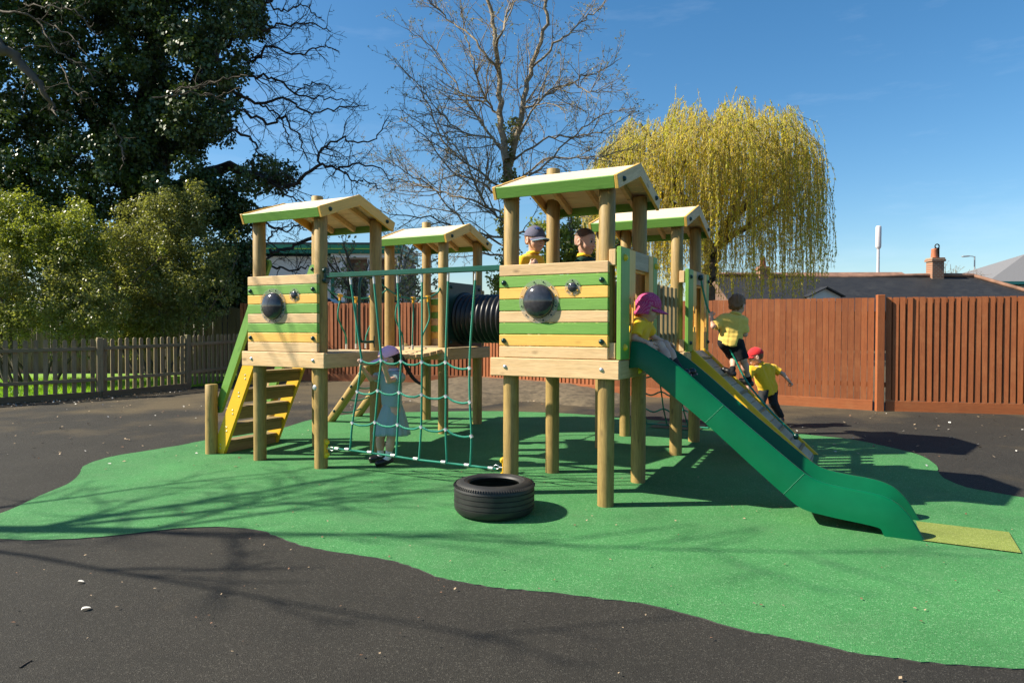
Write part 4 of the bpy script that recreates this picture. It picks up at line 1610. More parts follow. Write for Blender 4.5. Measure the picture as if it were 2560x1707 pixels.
def van():
    """a navy van parked behind the back fence: only its roof shows"""
    Y = 21.0
    xr = at(930, 760, Y).x
    g = gz(-6, Y)
    root = empty('parked_van', (xr - 2.2, Y, g))
    zt = at(850, 741, Y).z - g
    M['navy'] = plain('navy_paint', (0.012, 0.022, 0.06), 0.25)
    prof = [(-2.2, .35), (2.25, .35), (2.3, .85), (1.75, 1.15), (1.15, zt - .12), (0.6, zt), (-2.0, zt - .03), (-2.2, zt - .25)]
    b = MB()
    b.prism(prof, 1.75, Matrix.Rotation(R(90), 4, 'X'))
    b.build('body', M['navy'], root)
    for sy in (-1, 1):
        b = MB()
        b.prism([(.55, 1.25), (1.45, 1.25), (1.05, zt - .28), (.55, zt - .25)], .02, Matrix.Translation((0, sy * .88, 0)) @ Matrix.Rotation(R(90), 4, 'X'))
        b.build('side_window', M['glass'], root)
        for sx in (-1.45, 1.45):
            b = MB()
            b.lathe([(.0, -.1), (.2, -.1), (.33, -.09), (.34, 0), (.33, .09), (.2, .1), (.0, .1)], Matrix.Translation((sx, sy * .82, .34)) @ Matrix.Rotation(R(90), 4, 'X'), 18)
            b.build('wheel', M['tyre'], root)
    tag(root, 'dark navy van parked behind the back fence, only its roof showing', 'van')


van()
# ------------------------------------------------------------ the climbing frame
def on_v(px, py, v):
    """where the sight line through a picture point meets the upright plane v of the frame"""
    a, b = at(px, py, 1.0), at(px, py, 2.0)
    d = b - a
    n = Vector((VA[0], VA[1], 0))
    o = W(0, v)
    t = n.dot(o - a) / n.dot(d)
    return a + d * t


def uvz(p):
    q = np.array([p[0], p[1]]) - ORG
    return Vector((float(q @ UA), float(q @ VA), p[2]))


X3, Y3, Z3_ = Vector((1, 0, 0)), Vector((0, 1, 0)), Vector((0, 0, 1))
ROT_MV = frame((1, 0, 0), (0, -1, 0))                   # local z looks to -v (the front)
ROT_PU = frame((0, 1, 0), (1, 0, 0))                    # local z looks to +u (the right)
ROT_MU = frame((0, -1, 0), (-1, 0, 0))


def dome_mesh(name, r_, h_, mat, base=0.006):
    b = MB()
    b.lathe([(r_ * 1.12, 0), (r_ * 1.12, base)] + [(r_ * math.cos(a), base + h_ * math.sin(a)) for a in np.linspace(0, math.pi / 2, 6)], None, 12)
    return b.mesh(name, mat)


CAP = dome_mesh('bolt_cap', 0.019, 0.017, M['cap_green'])
CAPY = dome_mesh('bolt_cap', 0.024, 0.02, M['cap_yellow'])
BOLT = dome_mesh('bolt', 0.015, 0.011, M['steel'], 0.002)
SCREW = dome_mesh('screw', 0.006, 0.006, M['cap_green'], 0.002)
SCREWY = dome_mesh('screw', 0.006, 0.006, M['clip_yellow'], 0.002)


def post_mesh(L, r_=0.063):
    b = MB()
    n = 28
    b.lathe([(r_, -0.15), (r_ * 1.01, L * .3), (r_ * .99, L * .7), (r_, L - .006), (r_ - .006, L)], None, n)
    b.add([((r_ - .006) * math.cos(2 * math.pi * k / n), (r_ - .006) * math.sin(2 * math.pi * k / n), L) for k in range(n)], [tuple(range(n))])
    return b.mesh('post', M['log'])


def ring_mesh(r0, r1, t, mat, name, n=32):
    b = MB()
    b.lathe([(r0, 0), (r0, t), (r1, t), (r1, 0)], None, n, closed=True, smooth=False)
    return b.mesh(name, mat)


def porthole(parent, u, z, v, r_, rf, nscrew, yellow_from):
    root = put('porthole', shared(('ring', rf), lambda: ring_mesh(r_ * .9, rf, .007, M['flange'], 'porthole')), parent, (u, v, z), ROT_MV)

    def dome():
        b = MB()
        b.lathe([(r_ * math.cos(a), .006 + r_ * .5 * math.sin(a)) for a in np.linspace(0, math.pi / 2, 12)], None, 36)
        return b.mesh('dome', M['dome'])
    put('dome', shared(('dome', r_), dome), root, (0, 0, 0.002))
    for k in range(nscrew):
        a = 2 * math.pi * (k + .5) / nscrew
        rr = (r_ + rf) / 2
        x, y = rr * math.cos(a), rr * math.sin(a)
        zz = z + y
        yel = any(lo < zz < hi for lo, hi in yellow_from)
        put('screw', SCREWY if yel else SCREW, root, (x, y, .006))
    return root


def plank_panel(parent, u0, u1, v, face, name='panel_plank'):
    cols = ['pine', 'yellow', 'green', 'pine', 'green', 'yellow', 'green', 'pine']     # from the bottom up
    hgt = .0928
    for k, c in enumerate(cols):
        z = 1.133 + hgt * (k + .5)
        board(name, parent, (u0, v, z), (u1, v, z), hgt - .004, .036, (0, face, 0), M[c], .005)


def handhole_board(parent, p0, p1, width, thick, slot_z, mat):
    """an upright board with a rounded grip slot; local x runs up"""
    L = (Vector(p1) - Vector(p0)).length

    def make():
        b = MB()
        hw = width / 2
        sw, sl = .019, .085
        c = slot_z - L / 2
        inner = []
        for k in range(10):
            a = math.pi * k / 9 - math.pi / 2
            inner.append((c + sl - sw + sw * math.cos(a), sw * math.sin(a)))
        for k in range(10):
            a = math.pi * k / 9 + math.pi / 2
            inner.append((c - sl + sw + sw * math.cos(a), sw * math.sin(a)))
        # a matching outer ring, point by point on the rectangle near the slot
        ni = len(inner)
        ring = []
        for (x, y) in inner:
            dx, dy = (x - c), y
            s = min((sl + .05) / max(abs(dx), 1e-6), hw / max(abs(dy), 1e-6))
            ring.append((c + dx * s, dy * s))
        for zt, flip in ((thick / 2, False), (-thick / 2, True)):
            vs = [(x, y, zt) for x, y in inner] + [(x, y, zt) for x, y in ring]
            fs = [(k, ni + k, ni + (k + 1) % ni, (k + 1) % ni) for k in range(ni)]
            b.add(vs, [f[::-1] if flip else f for f in fs])
        vs = [(x, y, thick / 2) for x, y in inner] + [(x, y, -thick / 2) for x, y in inner]
        b.add(vs, [(k, (k + 1) % ni, ni + (k + 1) % ni, ni + k) for k in range(ni)])
        lo, hi = c - sl - .05, c + sl + .05
        for (a0, a1) in ((-L / 2, lo), (hi, L / 2)):
            b.box(((a0 + a1) / 2, 0, 0), (a1 - a0, width, thick))
        for sgn in (-1, 1):
            vs = [(lo, sgn * hw, -thick / 2), (hi, sgn * hw, -thick / 2), (hi, sgn * hw, thick / 2), (lo, sgn * hw, thick / 2)]
            b.add(vs, [(0, 1, 2, 3) if sgn < 0 else (3, 2, 1, 0)])
        return b.mesh('grip_board', mat)
    me = shared(('hand', round(L, 3), round(width, 3)), make)
    o = link('grip_board', me, parent)
    o.matrix_local = Matrix.Translation((Vector(p0) + Vector(p1)) / 2) @ frame(Vector(p1) - Vector(p0), (1, 0, 0)).to_4x4()
    return o


def entry_panel(t, caps):
    """uprights and head board framing the way out to the slide or the ramp"""
    ub, z0, z1 = .945, 1.134, 1.978
    for z in (1.20, 1.90):                              # blocks that hold the panel off the posts
        for vv in (-.04, .86):
            board('spacer_block', t, (.89, vv, z - .06), (.89, vv, z + .06), .07, .052, (1, 0, 0), M['pine'])
    board('panel_upright', t, (ub, .02, z0), (ub, .02, z1), .20, .036, (1, 0, 0), M['green'])
    board('panel_upright', t, (ub, .822, z0), (ub, .822, z1), .115, .036, (1, 0, 0), M['green'])
    handhole_board(t, (ub - .002, .195, z0), (ub - .002, .195, z1 - .004), .145, .036, .34, M['yellow'])
    handhole_board(t, (ub - .002, .70, z0), (ub - .002, .70, z1 - .004), .123, .036, .34, M['yellow'])
    board('head_board', t, (ub - .004, .27, 1.905), (ub - .004, .637, 1.905), .142, .034, (1, 0, 0), M['pine_shaded'])
    board('head_board', t, (ub - .03, .27, 1.83), (ub - .03, .637, 1.83), .03, .03, (0, 0, 1), M['yellow'])
    for (vv, z) in ((.0, 1.90), (.0, 1.225), (.822, 1.90), (.822, 1.225)):
        put('bolt_cap', caps, t, (ub + .018, vv, z), ROT_PU)


def tower(u0, v0, label, barge, front_panel=False, back_panel=False, exit_caps=None):
    t = empty('play_tower', W(u0, v0, 0), -TH)
    for (a, b_) in ((0, 0), (1, 0), (0, 1), (1, 1)):
        L = 2.83 if (a, b_) == (0, 1) else 2.50
        put('post', shared(('post', L), lambda: post_mesh(L)), t, (a * S, b_ * S, 0), Matrix.Rotation(1.3 * a + 2.1 * b_ + u0, 3, 'Z'))
    # deck and its edge boards
    for k in range(8):
        v = -.06 + .1175 * (k + .5)
        board('deck_plank', t, (-.09, v, 1.113), (.91, v, 1.113), .112, .026, (0, 0, 1), M['deck'], .004)
    for v, sg in ((-.087, -1), (S + .087, 1)):
        e = board('edge_board', t, (-.137, v, 1.058), (.957, v, 1.058), .145, .04, (0, sg, 0), M['pine'], .005)
        for u in (0, S):
            put('bolt', BOLT, e, (u - .41, 0.0, .02), None)
    for u, sg in ((-.117, -1), (.937, 1)):
        board('edge_board', t, (u, -.065, 1.056), (u, S + .065, 1.056), .14, .036, (sg, 0, 0), M['pine'], .005)
    if front_panel:
        plank_panel(t, -.058, .868, -.083, -1)
        for u in (-.015, .817):
            for z in (1.732, 1.268):
                put('bolt_cap', CAP, t, (u, -.101, z), ROT_MV)
        yel = [(1.133 + .0928 * 5, 1.133 + .0928 * 6)]
        porthole(t, .297, 1.58, -.101, .134, .172, 12, yel)
        porthole(t, .582, 1.682, -.101, .037, .064, 6, [(1.0, 1.67)])
    if back_panel:
        plank_panel(t, -.05, .87, S + .083, 1)
    # roof: rafters carry planks, fascias and barge boards
    ev, ez, rv, rz = -.158, 2.49, .41, 2.693
    rb = MB()
    sl = Vector((0, rv - ev, rz - ez))
    Ls = sl.length
    sd = sl.normalized()
    nf = Vector((0, -sd.z, sd.y))
    for u in (.12, .43, .74):
        for m in (1, -1):
            c = Vector((u, ev, ez)) + sd * (Ls * .5) - nf * .055
            d_, n_ = Vector(sd), Vector(nf)
            if m < 0:
                c.y = 2 * rv - c.y
                d_.y, n_.y = -d_.y, -n_.y
            rb.box(c, (Ls * .93, .04, .055), frame(d_, n_), 0, .004)
    rb.box((.43, rv, rz - .075), (.98, .035, .06), None, 0, .004)
    roof = rb.build('roof', M['pine'], t)
    for m in (1, -1):
        def pt(s, dn, u):
            p = Vector((u, ev, ez)) + sd * s - nf * dn
            if m < 0:
                p.y = 2 * rv - p.y
            return p
        nn = Vector(nf)
        dd = Vector(sd)
        if m < 0:
            nn.y, dd.y = -nn.y, -dd.y
        npl = 6
        for k in range(npl):
            s = .03 + (Ls - .03) * (k + .5) / npl
            board('roof_plank', roof, pt(s, .016, -.068), pt(s, .016, .928), (Ls - .03) / npl - .003, .02, nn, M['pine_pale'], .004)
        board('fascia_board', roof, pt(.013, .048, -.068), pt(.013, .048, .928), .094, .026, -dd, M['green'], .005)
        for u in (-.082, .942):
            board('barge_board', roof, pt(-.002, .048, u), pt(Ls - (0 if m > 0 else .0) + .0, .048, u), .104, .027, (1, 0, 0), barge, .003)
            if u > 0:
                for s in (.13, ):
                    put('bolt_cap', CAP, roof, pt(s, .05, u + .0135), ROT_PU)
    if exit_caps is not None:
        entry_panel(t, exit_caps)
    return tag(t, label, 'play tower', 'roofed wooden play towers')


NAT = [M['pine'], M['yellow']]
YEL = [M['yellow'], M['yellow']]
TA = tower(-2.88, 0.0, 'front left play tower with striped plank panel, portholes and yellow gable boards', YEL, front_panel=True)
TB = tower(-2.87, 2.1, 'back left play tower joined to the black tunnel', YEL, back_panel=True)
TC = tower(0.0, 0.0, 'front right play tower with striped plank panel and the green slide', NAT, front_panel=True, exit_caps=CAPY)
TD = tower(0.0, 2.1, 'back right play tower with the climbing ramp', NAT, exit_caps=CAP)

# a grab loop on the right of tower A
b = MB()
b.tube(spline([(.83, .76, 1.90), (.83, .62, 1.90), (.83, .555, 1.84), (.83, .543, 1.6), (.83, .555, 1.27), (.83, .62, 1.225), (.83, .76, 1.225)], 5), .015, 10)
h_ = b.build('grab_loop', M['beam'], TA)
for z in (1.90, 1.225):
    b = MB()
    b.box((.83, .775, z), (.05, .03, .14), None, 0, .01)
    b.build('clamp', M['cap_green'], h_)
b = MB()
b.lathe([(.026, 0), (.026, .003), (0, .003)], None, 20)
put('badge', b.mesh('badge', M['ferrule']), TA, (S - .022, -.061, .80), frame((1, 0, 0), (-.35, -1, 0)))


def rope_tube(pts, r_=.0095, n=8, sub=5):
    b = MB()
    b.tube(spline(pts, sub), r_, n)
    return b


# ---------------- climbing net under the green beam
def climbing_net():
    t = empty('climbing_net', W(-1.03, 0, 0), -TH)
    o = 1.03

    def L(u, z, v=0.0):
        return Vector((u + o, v, z))
    b = MB()
    b.box(L(-1.03, 1.864), (1.95, .046, .046), None, 0, .005)
    beam = b.build('beam', M['beam'], t)
    for u in (-1.985, -.075):
        b = MB()
        b.box(L(u, 1.864), (.022, .07, .15), None, 0, .02)
        br = b.build('beam_bracket', M['cap_green'], beam)
        for z in (1.91, 1.815):
            put('bolt_cap', CAP, br, L(u, z, -.03), ROT_MV)
    cols = [[(-1.697, 1.828), (-1.581, 1.179), (-1.566, 1.066), (-1.611, .775), (-1.672, .482), (-1.70, .228)],
            [(-1.422, 1.828), (-1.34, 1.148), (-1.334, 1.071), (-1.373, .795), (-1.405, .504), (-1.432, .224)],
            [(-1.153, 1.828), (-1.12, 1.25), (-1.111, 1.068), (-1.132, .789), (-1.149, .499), (-1.166, .218)],
            [(-.885, 1.828), (-.886, 1.3), (-.886, 1.066), (-.888, .78), (-.894, .497), (-.916, .210)],
            [(-.612, 1.828), (-.632, 1.3), (-.638, 1.072), (-.635, .779), (-.637, .493), (-.624, .208)],
            [(-.339, 1.828), (-.385, 1.3), (-.398, 1.03), (-.394, .742), (-.378, .455), (-.387, .205)]]
    for c in cols:
        rope_tube([L(u, z) for u, z in c]).build('rope', M['rope'], t)
        b = MB()
        b.tube([L(c[0][0], 1.842), L(c[0][0] + (c[1][0] - c[0][0]) * .09, 1.77)], .0115, 8)
        b.build('ferrule', M['ferrule'], t)
    for lv in (2, 3, 4):
        pts = []
        for i in range(5):
            (ua, za), (ub, zb) = cols[i][lv], cols[i + 1][lv]
            pts += [L(ua, za), L(ua * .7 + ub * .3, za * .7 + zb * .3 - .024), L(ua * .3 + ub * .7, za * .3 + zb * .7 - .024)]
        pts.append(L(*cols[5][lv]))
        rope_tube(pts, sub=3).build('rope', M['rope'], t)
        for i in range(6):
            b = MB()
            b.tube([L(cols[i][lv][0] - .008, cols[i][lv][1] + .012, -.001), L(cols[i][lv][0] + .008, cols[i][lv][1] - .012, -.001)], .0165, 8)
            b.build('ferrule', M['ferrule'], t)
    low = [(-1.905, .224), (-1.729, .226), (-1.46, .221), (-1.201, .214), (-.942, .206), (-.654, .205), (-.415, .204), (-.176, .203), (-.14, .202)]
    rope_tube([L(*q) for q in low], sub=3).build('rope', M['rope'], t)
    for (u, z) in [(-1.86, .225)] + [(c[-1][0] - .035, c[-1][1] + .002) for c in cols] + [(-.19, .203)]:
        b = MB()
        b.tube([L(u - .022, z), L(u + .022, z)], .0155, 8)
        b.build('ferrule', M['ferrule'], t)
    for (u, sg) in ((-2.0, 1), (-.06, -1)):
        z = .218
        b = MB()
        b.box(L(u, z), (.03, .05, .19), None, 0, .012)
        br = b.build('bracket', M['clip_yellow'], t)
        for dz in (.06, -.06):
            put('bolt_cap', CAPY, br, L(u + sg * .014, z + dz), ROT_PU if sg > 0 else ROT_MU)
        b = MB()
        b.tube([L(u + sg * .01, z), L(u + sg * .05, z)], .006, 6)
        x0 = u + sg * .075
        b.tube([L(x0 + .025 * math.cos(a), z + .016 * math.sin(a)) for a in np.linspace(0, 2 * math.pi, 13)[:-1]], .006, 6, 0, False, True)
        b.build('shackle', M['steel'], br)
    return tag(t, 'green rope climbing net hanging from a green beam between the front towers', 'climbing net')


climbing_net()


# ---------------- rope bridge A - B
def rope_bridge():
    t = empty('rope_bridge', W(-2.47, 1.46, 0), -TH)
    o = Vector((-2.47, 1.46, 0))
    for u, rail, hang in ((-2.87, [(.88, 1.86), (1.02, 1.782), (1.177, 1.742), (1.451, 1.722), (1.738, 1.748), (1.95, 1.81), (2.04, 1.86)], (1.177, 1.451, 1.738)),
                          (-2.06, [(.88, 1.86), (.969, 1.812), (1.202, 1.731), (1.492, 1.705), (1.787, 1.735), (1.99, 1.80), (2.04, 1.86)], (1.202, 1.492, 1.787))):
        rope_tube([Vector((u, v, z)) - o for v, z in rail]).build('rope', M['rope'], t)
        for i, v in enumerate(hang):
            zt = [z for vv, z in rail if vv == v][0]
            vb = 1.46 + (v - 1.46) * .62
            zb = 1.09
            bow = (-.035, .0, .03)[i]
            rope_tube([Vector((u, v, zt - .04)) - o, Vector((u, v + bow, zt - .25)) - o, Vector((u, vb + bow * .4, 1.28)) - o, Vector((u, vb, zb + .05)) - o]).build('rope', M['rope'], t)
            b = MB()
            b.tube([Vector((u, v - .032, zt + .004)) - o, Vector((u, v + .032, zt + .004)) - o], .018, 8)
            b.tube([Vector((u, v, zt)) - o, Vector((u, v + bow * .1, zt - .055)) - o], .015, 8)
            b.build('rope_clip', M['clip_yellow'], t)
            b = MB()
            b.tube([Vector((u, vb, zb + .09)) - o, Vector((u, vb, zb + .03)) - o], .013, 8)
            b.build('ferrule', M['ferrule'], t)
    for k in range(8):
        v = .97 + .141 * k
        z = 1.10 - .055 * math.sin(math.pi * (k + .5) / 8)
        board('bridge_plank', t, Vector((-2.93, v, z)) - o, Vector((-2.0, v, z)) - o, .125, .045, (0, .12 * math.cos(math.pi * (k + .5) / 8), 1), M['pine'])
    for u in (-2.75, -2.18):
        rope_tube([Vector((u, .90 + .14 * k, 1.105 - .055 * math.sin(math.pi * k / 9) - .03)) - o for k in range(9)], sub=2).build('rope', M['rope'], t)
    return tag(t, 'sagging rope bridge with yellow clips between the two left towers', 'rope bridge')


rope_bridge()


# ---------------- stairs up to tower A
def stairs():
    t = empty('staircase', W(-3.3, .4, 0), -TH)
    o = Vector((-3.3, .4, 0))
    d = Vector((-.50, 0, -1.0)).normalized()
    for v in (.05, .77):
        p1 = Vector((-3.045, v, 1.06))
        p0 = Vector((-3.045 - .51, v, .045))
        # foot and head cut level
        w = .145
        dx = p1 - p0
        b = MB()
        hx = w / 2 / math.cos(math.atan2(.51, 1.015))
        b.prism([(p0.x - hx - .02, 0.0), (p0.x + hx, 0.0), (p1.x + hx, 1.06), (p1.x - hx, 1.06)], .038, Matrix.Translation((-o.x, v - o.y, 0)) @ Matrix.Rotation(R(90), 4, 'X'))
        s = b.build('stringer', M['yellow_paint'], t)
        for k in range(5):
            z = .15 + .187 * k
            x = -3.045 - .51 * (1.06 - z) / 1.015
            for dz in (-.02, -.06):
                put('bolt', shared('tinybolt', lambda: dome_mesh('bolt', .007, .006, M['steel'], .001)), s, Vector((x, v - .02, z + dz)) - o, ROT_MV)
    for k in range(5):
        z = .15 + .187 * k
        x = -3.045 - .51 * (1.06 - z) / 1.015
        tr = board('tread', t, Vector((x - .01, .07, z)) - o, Vector((x - .01, .75, z)) - o, .15, .03, (0, 0, 1), M['tread'])
        board('riser', t, Vector((x + .035, .07, z - .068)) - o, Vector((x + .035, .75, z - .068)) - o, .10, .026, (1, 0, 0), M['tread'])
    for v, vr in ((.0, .085), (.84, .745)):
        u = -3.60
        g = gz(W(u, v).x, W(u, v).y)
        put('short_post', shared(('post', .74), lambda: post_mesh(.74)), t, Vector((u, v, g)) - o)
        p0, p1 = Vector((-3.60, vr, .46)), Vector((-2.845, vr, 2.06))
        ax = (p1 - p0).normalized()
        L = (p1 - p0).length
        b = MB()
        out = []
        for a in np.linspace(-math.pi / 2, math.pi / 2, 8):
            out.append((L / 2 - .05 + .05 * math.cos(a), .05 * math.sin(a)))
        for a in np.linspace(math.pi / 2, 3 * math.pi / 2, 8):
            out.append((-L / 2 + .05 + .05 * math.cos(a), .05 * math.sin(a)))
        b.prism(out, .04)
        rl_ = b.build('handrail', M['green'], t)
        rl_.matrix_local = Matrix.Translation((p0 + p1) / 2 - o) @ frame(ax, (0, -1, 0)).to_4x4()
        for s in (-L / 2 + .05, L / 2 - .05):
            put('bolt_cap', CAP, rl_, (s, 0, .02 if v < .4 else .02), None)
    return tag(t, 'steep yellow sided staircase with green handrails left of the front left tower', 'stairs')


stairs()


# ---------------- log climber on tower B
def log_climber():
    t = empty('log_climber', W(-3.55, 2.5, 0), -TH)
    o = Vector((-3.55, 2.5, 0))
    ends = []
    for v in (2.2, 2.74):
        p0, p1 = Vector((-4.06, v, -.02)), Vector((-3.07, v, 1.13))
        L = (p1 - p0).length

        def mk():
            b = MB()
            b.lathe([(.0, 0), (.056, 0), (.06, .006), (.06, L - .006), (.056, L), (0, L)], None, 20)
            return b.mesh('log', M['log'])
        put('log', shared(('clog', round(L, 3)), mk), t, p0 - o, (p1 - p0).to_track_quat('Z', 'Y').to_matrix())
        ends.append((p0, p1))
    for k in range(5):
        s = .22 + .15 * k
        a = ends[0][0].lerp(ends[0][1], s)
        c = ends[1][0].lerp(ends[1][1], s)
        rope_tube([a - o, (a + c) / 2 - o - Vector((0, 0, .04)), c - o]).build('rope_rung', M['rope'], t)
        put('bolt_cap', CAP, t, a - o + Vector((0, -.056, .012)), ROT_MV)
    return tag(t, 'two sloping logs with rope rungs leading up to the back left tower', 'climber')


log_climber()


# ---------------- tunnel B - D
def tunnel():
    t = empty('crawl_tunnel', W(-1.03, 2.51, 0), -TH)
    x0, x1 = -.94, .90
    b = MB()
    prof = []
    n = 26
    for k in range(n):
        x = x0 + (x1 - x0) * k / n
        st = (x1 - x0) / n
        prof += [(.268, x), (.302, x + st * .22), (.306, x + st * .45), (.302, x + st * .68), (.268, x + st * .9)]
    b.lathe(prof, Matrix.Translation((0, 0, 1.49)) @ Matrix.Rotation(R(90), 4, 'Y'), 40)
    tb = b.build('corrugated_tube', M['tunnel'], t)
    b = MB()
    b.lathe([(.262, x0), (.262, x1)], Matrix.Translation((0, 0, 1.49)) @ Matrix.Rotation(R(90), 4, 'Y'), 40)
    b.build('lining', M['tunnel'], tb)
    for x, sg in ((-.965, 1), (.925, -1)):
        b = MB()
        n = 40
        inner = [(.27 * math.cos(2 * math.pi * k / n), .27 * math.sin(2 * math.pi * k / n)) for k in range(n)]
        outer = []
        for (p, q) in inner:
            s = .40 / max(abs(p), abs(q))
            outer.append((p * s, q * s))
        for zt in (-.011, .011):
            b.add([(zt, p, q) for p, q in inner] + [(zt, p, q) for p, q in outer], [(k, n + k, n + (k + 1) % n, (k + 1) % n) if zt > 0 else ((k + 1) % n, n + (k + 1) % n, n + k, k) for k in range(n)])
        b.add([(-.011, p, q) for p, q in outer] + [(.011, p, q) for p, q in outer], [(k, (k + 1) % n, n + (k + 1) % n, n + k) for k in range(n)])
        pl = b.build('end_plate', M['plate'], t)
        pl.location = (x, 0, 1.535)
        b = MB()
        b.lathe([(.27, 0), (.335, 0), (.335, sg * .02), (.30, sg * .03)], Matrix.Translation((sg * .012, 0, -.045)) @ Matrix.Rotation(R(90), 4, 'Y'), 40)
        b.build('collar', M['tunnel'], pl)
        for a in (-.34, .34):
            for c in (-.34, .34):
                put('bolt_cap', CAP, pl, (sg * .011, a, c), ROT_PU if sg > 0 else ROT_MU)
    return tag(t, 'black corrugated crawl tunnel between the two back towers', 'tunnel')


tunnel()


# ---------------- fixed bridge C - D with slatted sides
def slat_bridge():
    t = empty('slat_bridge', W(.41, 1.46, 0), -TH)
    o = Vector((.41, 1.46, 0))
    for k in range(9):
        v = .965 + .124 * k
        board('bridge_plank', t, Vector((.06, v, 1.10)) - o, Vector((.76, v, 1.10)) - o, .118, .03, (0, 0, 1), M['deck'])
    for u in (.0, .82):
        for z in (1.30, 1.66):
            board('rail', t, Vector((u, .87, z)) - o, Vector((u, 2.05, z)) - o, .07, .034, (1, 0, 0), M['tread'])
        board('side_beam', t, Vector((u, .95, 1.03)) - o, Vector((u, 2.0, 1.03)) - o, .12, .045, (1, 0, 0), M['tread'])
        for k in range(7):
            v = 1.00 + .152 * k
            uu = u + (.03 if u > .4 else -.03)
            board('slat', t, Vector((uu, v, 1.15)) - o, Vector((uu, v, 1.775)) - o, .068, .026, (1, 0, 0), M['tread'])
    return tag(t, 'short wooden bridge with slatted sides between the two right towers', 'bridge')


slat_bridge()


# ---------------- slide
M['seam'] = plain('pale_seam', (0.03, 0.21, 0.11), 0.5)


def slide():
    t = empty('slide', W(1.9, .4, 0), -TH)
    o = Vector((1.9, .4, 0))
    top = [(.975, 1.272), (1.08, 1.25), (1.31, 1.112), (1.664, .818), (2.0, .545), (2.21, .380), (2.317, .326), (2.464, .302), (2.60, .288), (2.70, .268), (2.784, .224), (2.862, .134), (2.93, .012)]
    bot = [(.959, 1.063), (1.053, 1.059), (1.219, .925), (1.537, .679), (1.87, .393), (2.079, .218), (2.20, .132), (2.362, .10), (2.50, .085), (2.60, .074), (2.672, .06), (2.69, .03), (2.712, -.012)]
    T = spline([(a, 0, z) for a, z in top], 4)
    B = spline([(a, 0, z) for a, z in bot], 4)
    v0, v1 = .13, .66
    th = .034
    rings = []
    for p, q in zip(T, B):
        d = (p - q)
        Ln = d.length
        dn = d.normalized()
        fl = q + dn * min(Ln * .25, .045)
        fl2 = q + dn * min(Ln * .42, .085)
        near_top = p - dn * .012
        ring = [(q, v0), (near_top, v0), (p, v0 + .010), (p, v0 + th - .008), (near_top, v0 + th), (fl2, v0 + th + .004), (fl, v0 + th + .035),
                (fl, v1 - th - .035), (fl2, v1 - th - .004), (near_top, v1 - th), (p, v1 - th + .008), (p, v1 - .010), (near_top, v1), (q, v1)]
        rings.append([Vector((a.x, v, a.z)) - o for a, v in ring])
    n = len(rings[0])
    vs = [p for r_ in rings for p in r_]
    fs = []
    for i in range(len(rings) - 1):
        for k in range(n):
            fs.append((i * n + k, (i + 1) * n + k, (i + 1) * n + (k + 1) % n, i * n + (k + 1) % n))
    fs += [tuple(range(n)), tuple(range((len(rings) - 1) * n, len(rings) * n))[::-1]]
    b = MB()
    b.add(vs, fs, 0, True)
    body = b.build('trough', M['slide'], t)
    m = body.modifiers.new('edges', 'EDGE_SPLIT')
    m.split_angle = R(50)
    for i in (12, 20):                                  # mould seams across the near side
        p, q = T[i], B[i]
        b = MB()
        b.tube([Vector((q.x, v0 - .001, q.z)) - o, Vector((p.x, v0 - .001, p.z - .006)) - o], .0013, 5)
        b.build('seam', M['seam'], body)
    b = MB()                                            # yellow bolt under the head of the slide
    put('bolt_cap', CAPY, t, Vector((1.0, .25, 1.04)) - o, ROT_PU)
    return tag(t, 'moulded green plastic slide coming down from the front right tower', 'slide')


slide()


# ---------------- ramp with rope on tower D
RAMP_A, RAMP_B = (.965, 1.16), (2.20, .015)             # line of the side boards' top edge (u, z)


def ramp_z(u):
    return RAMP_A[1] + (RAMP_B[1] - RAMP_A[1]) * (u - RAMP_A[0]) / (RAMP_B[0] - RAMP_A[0])


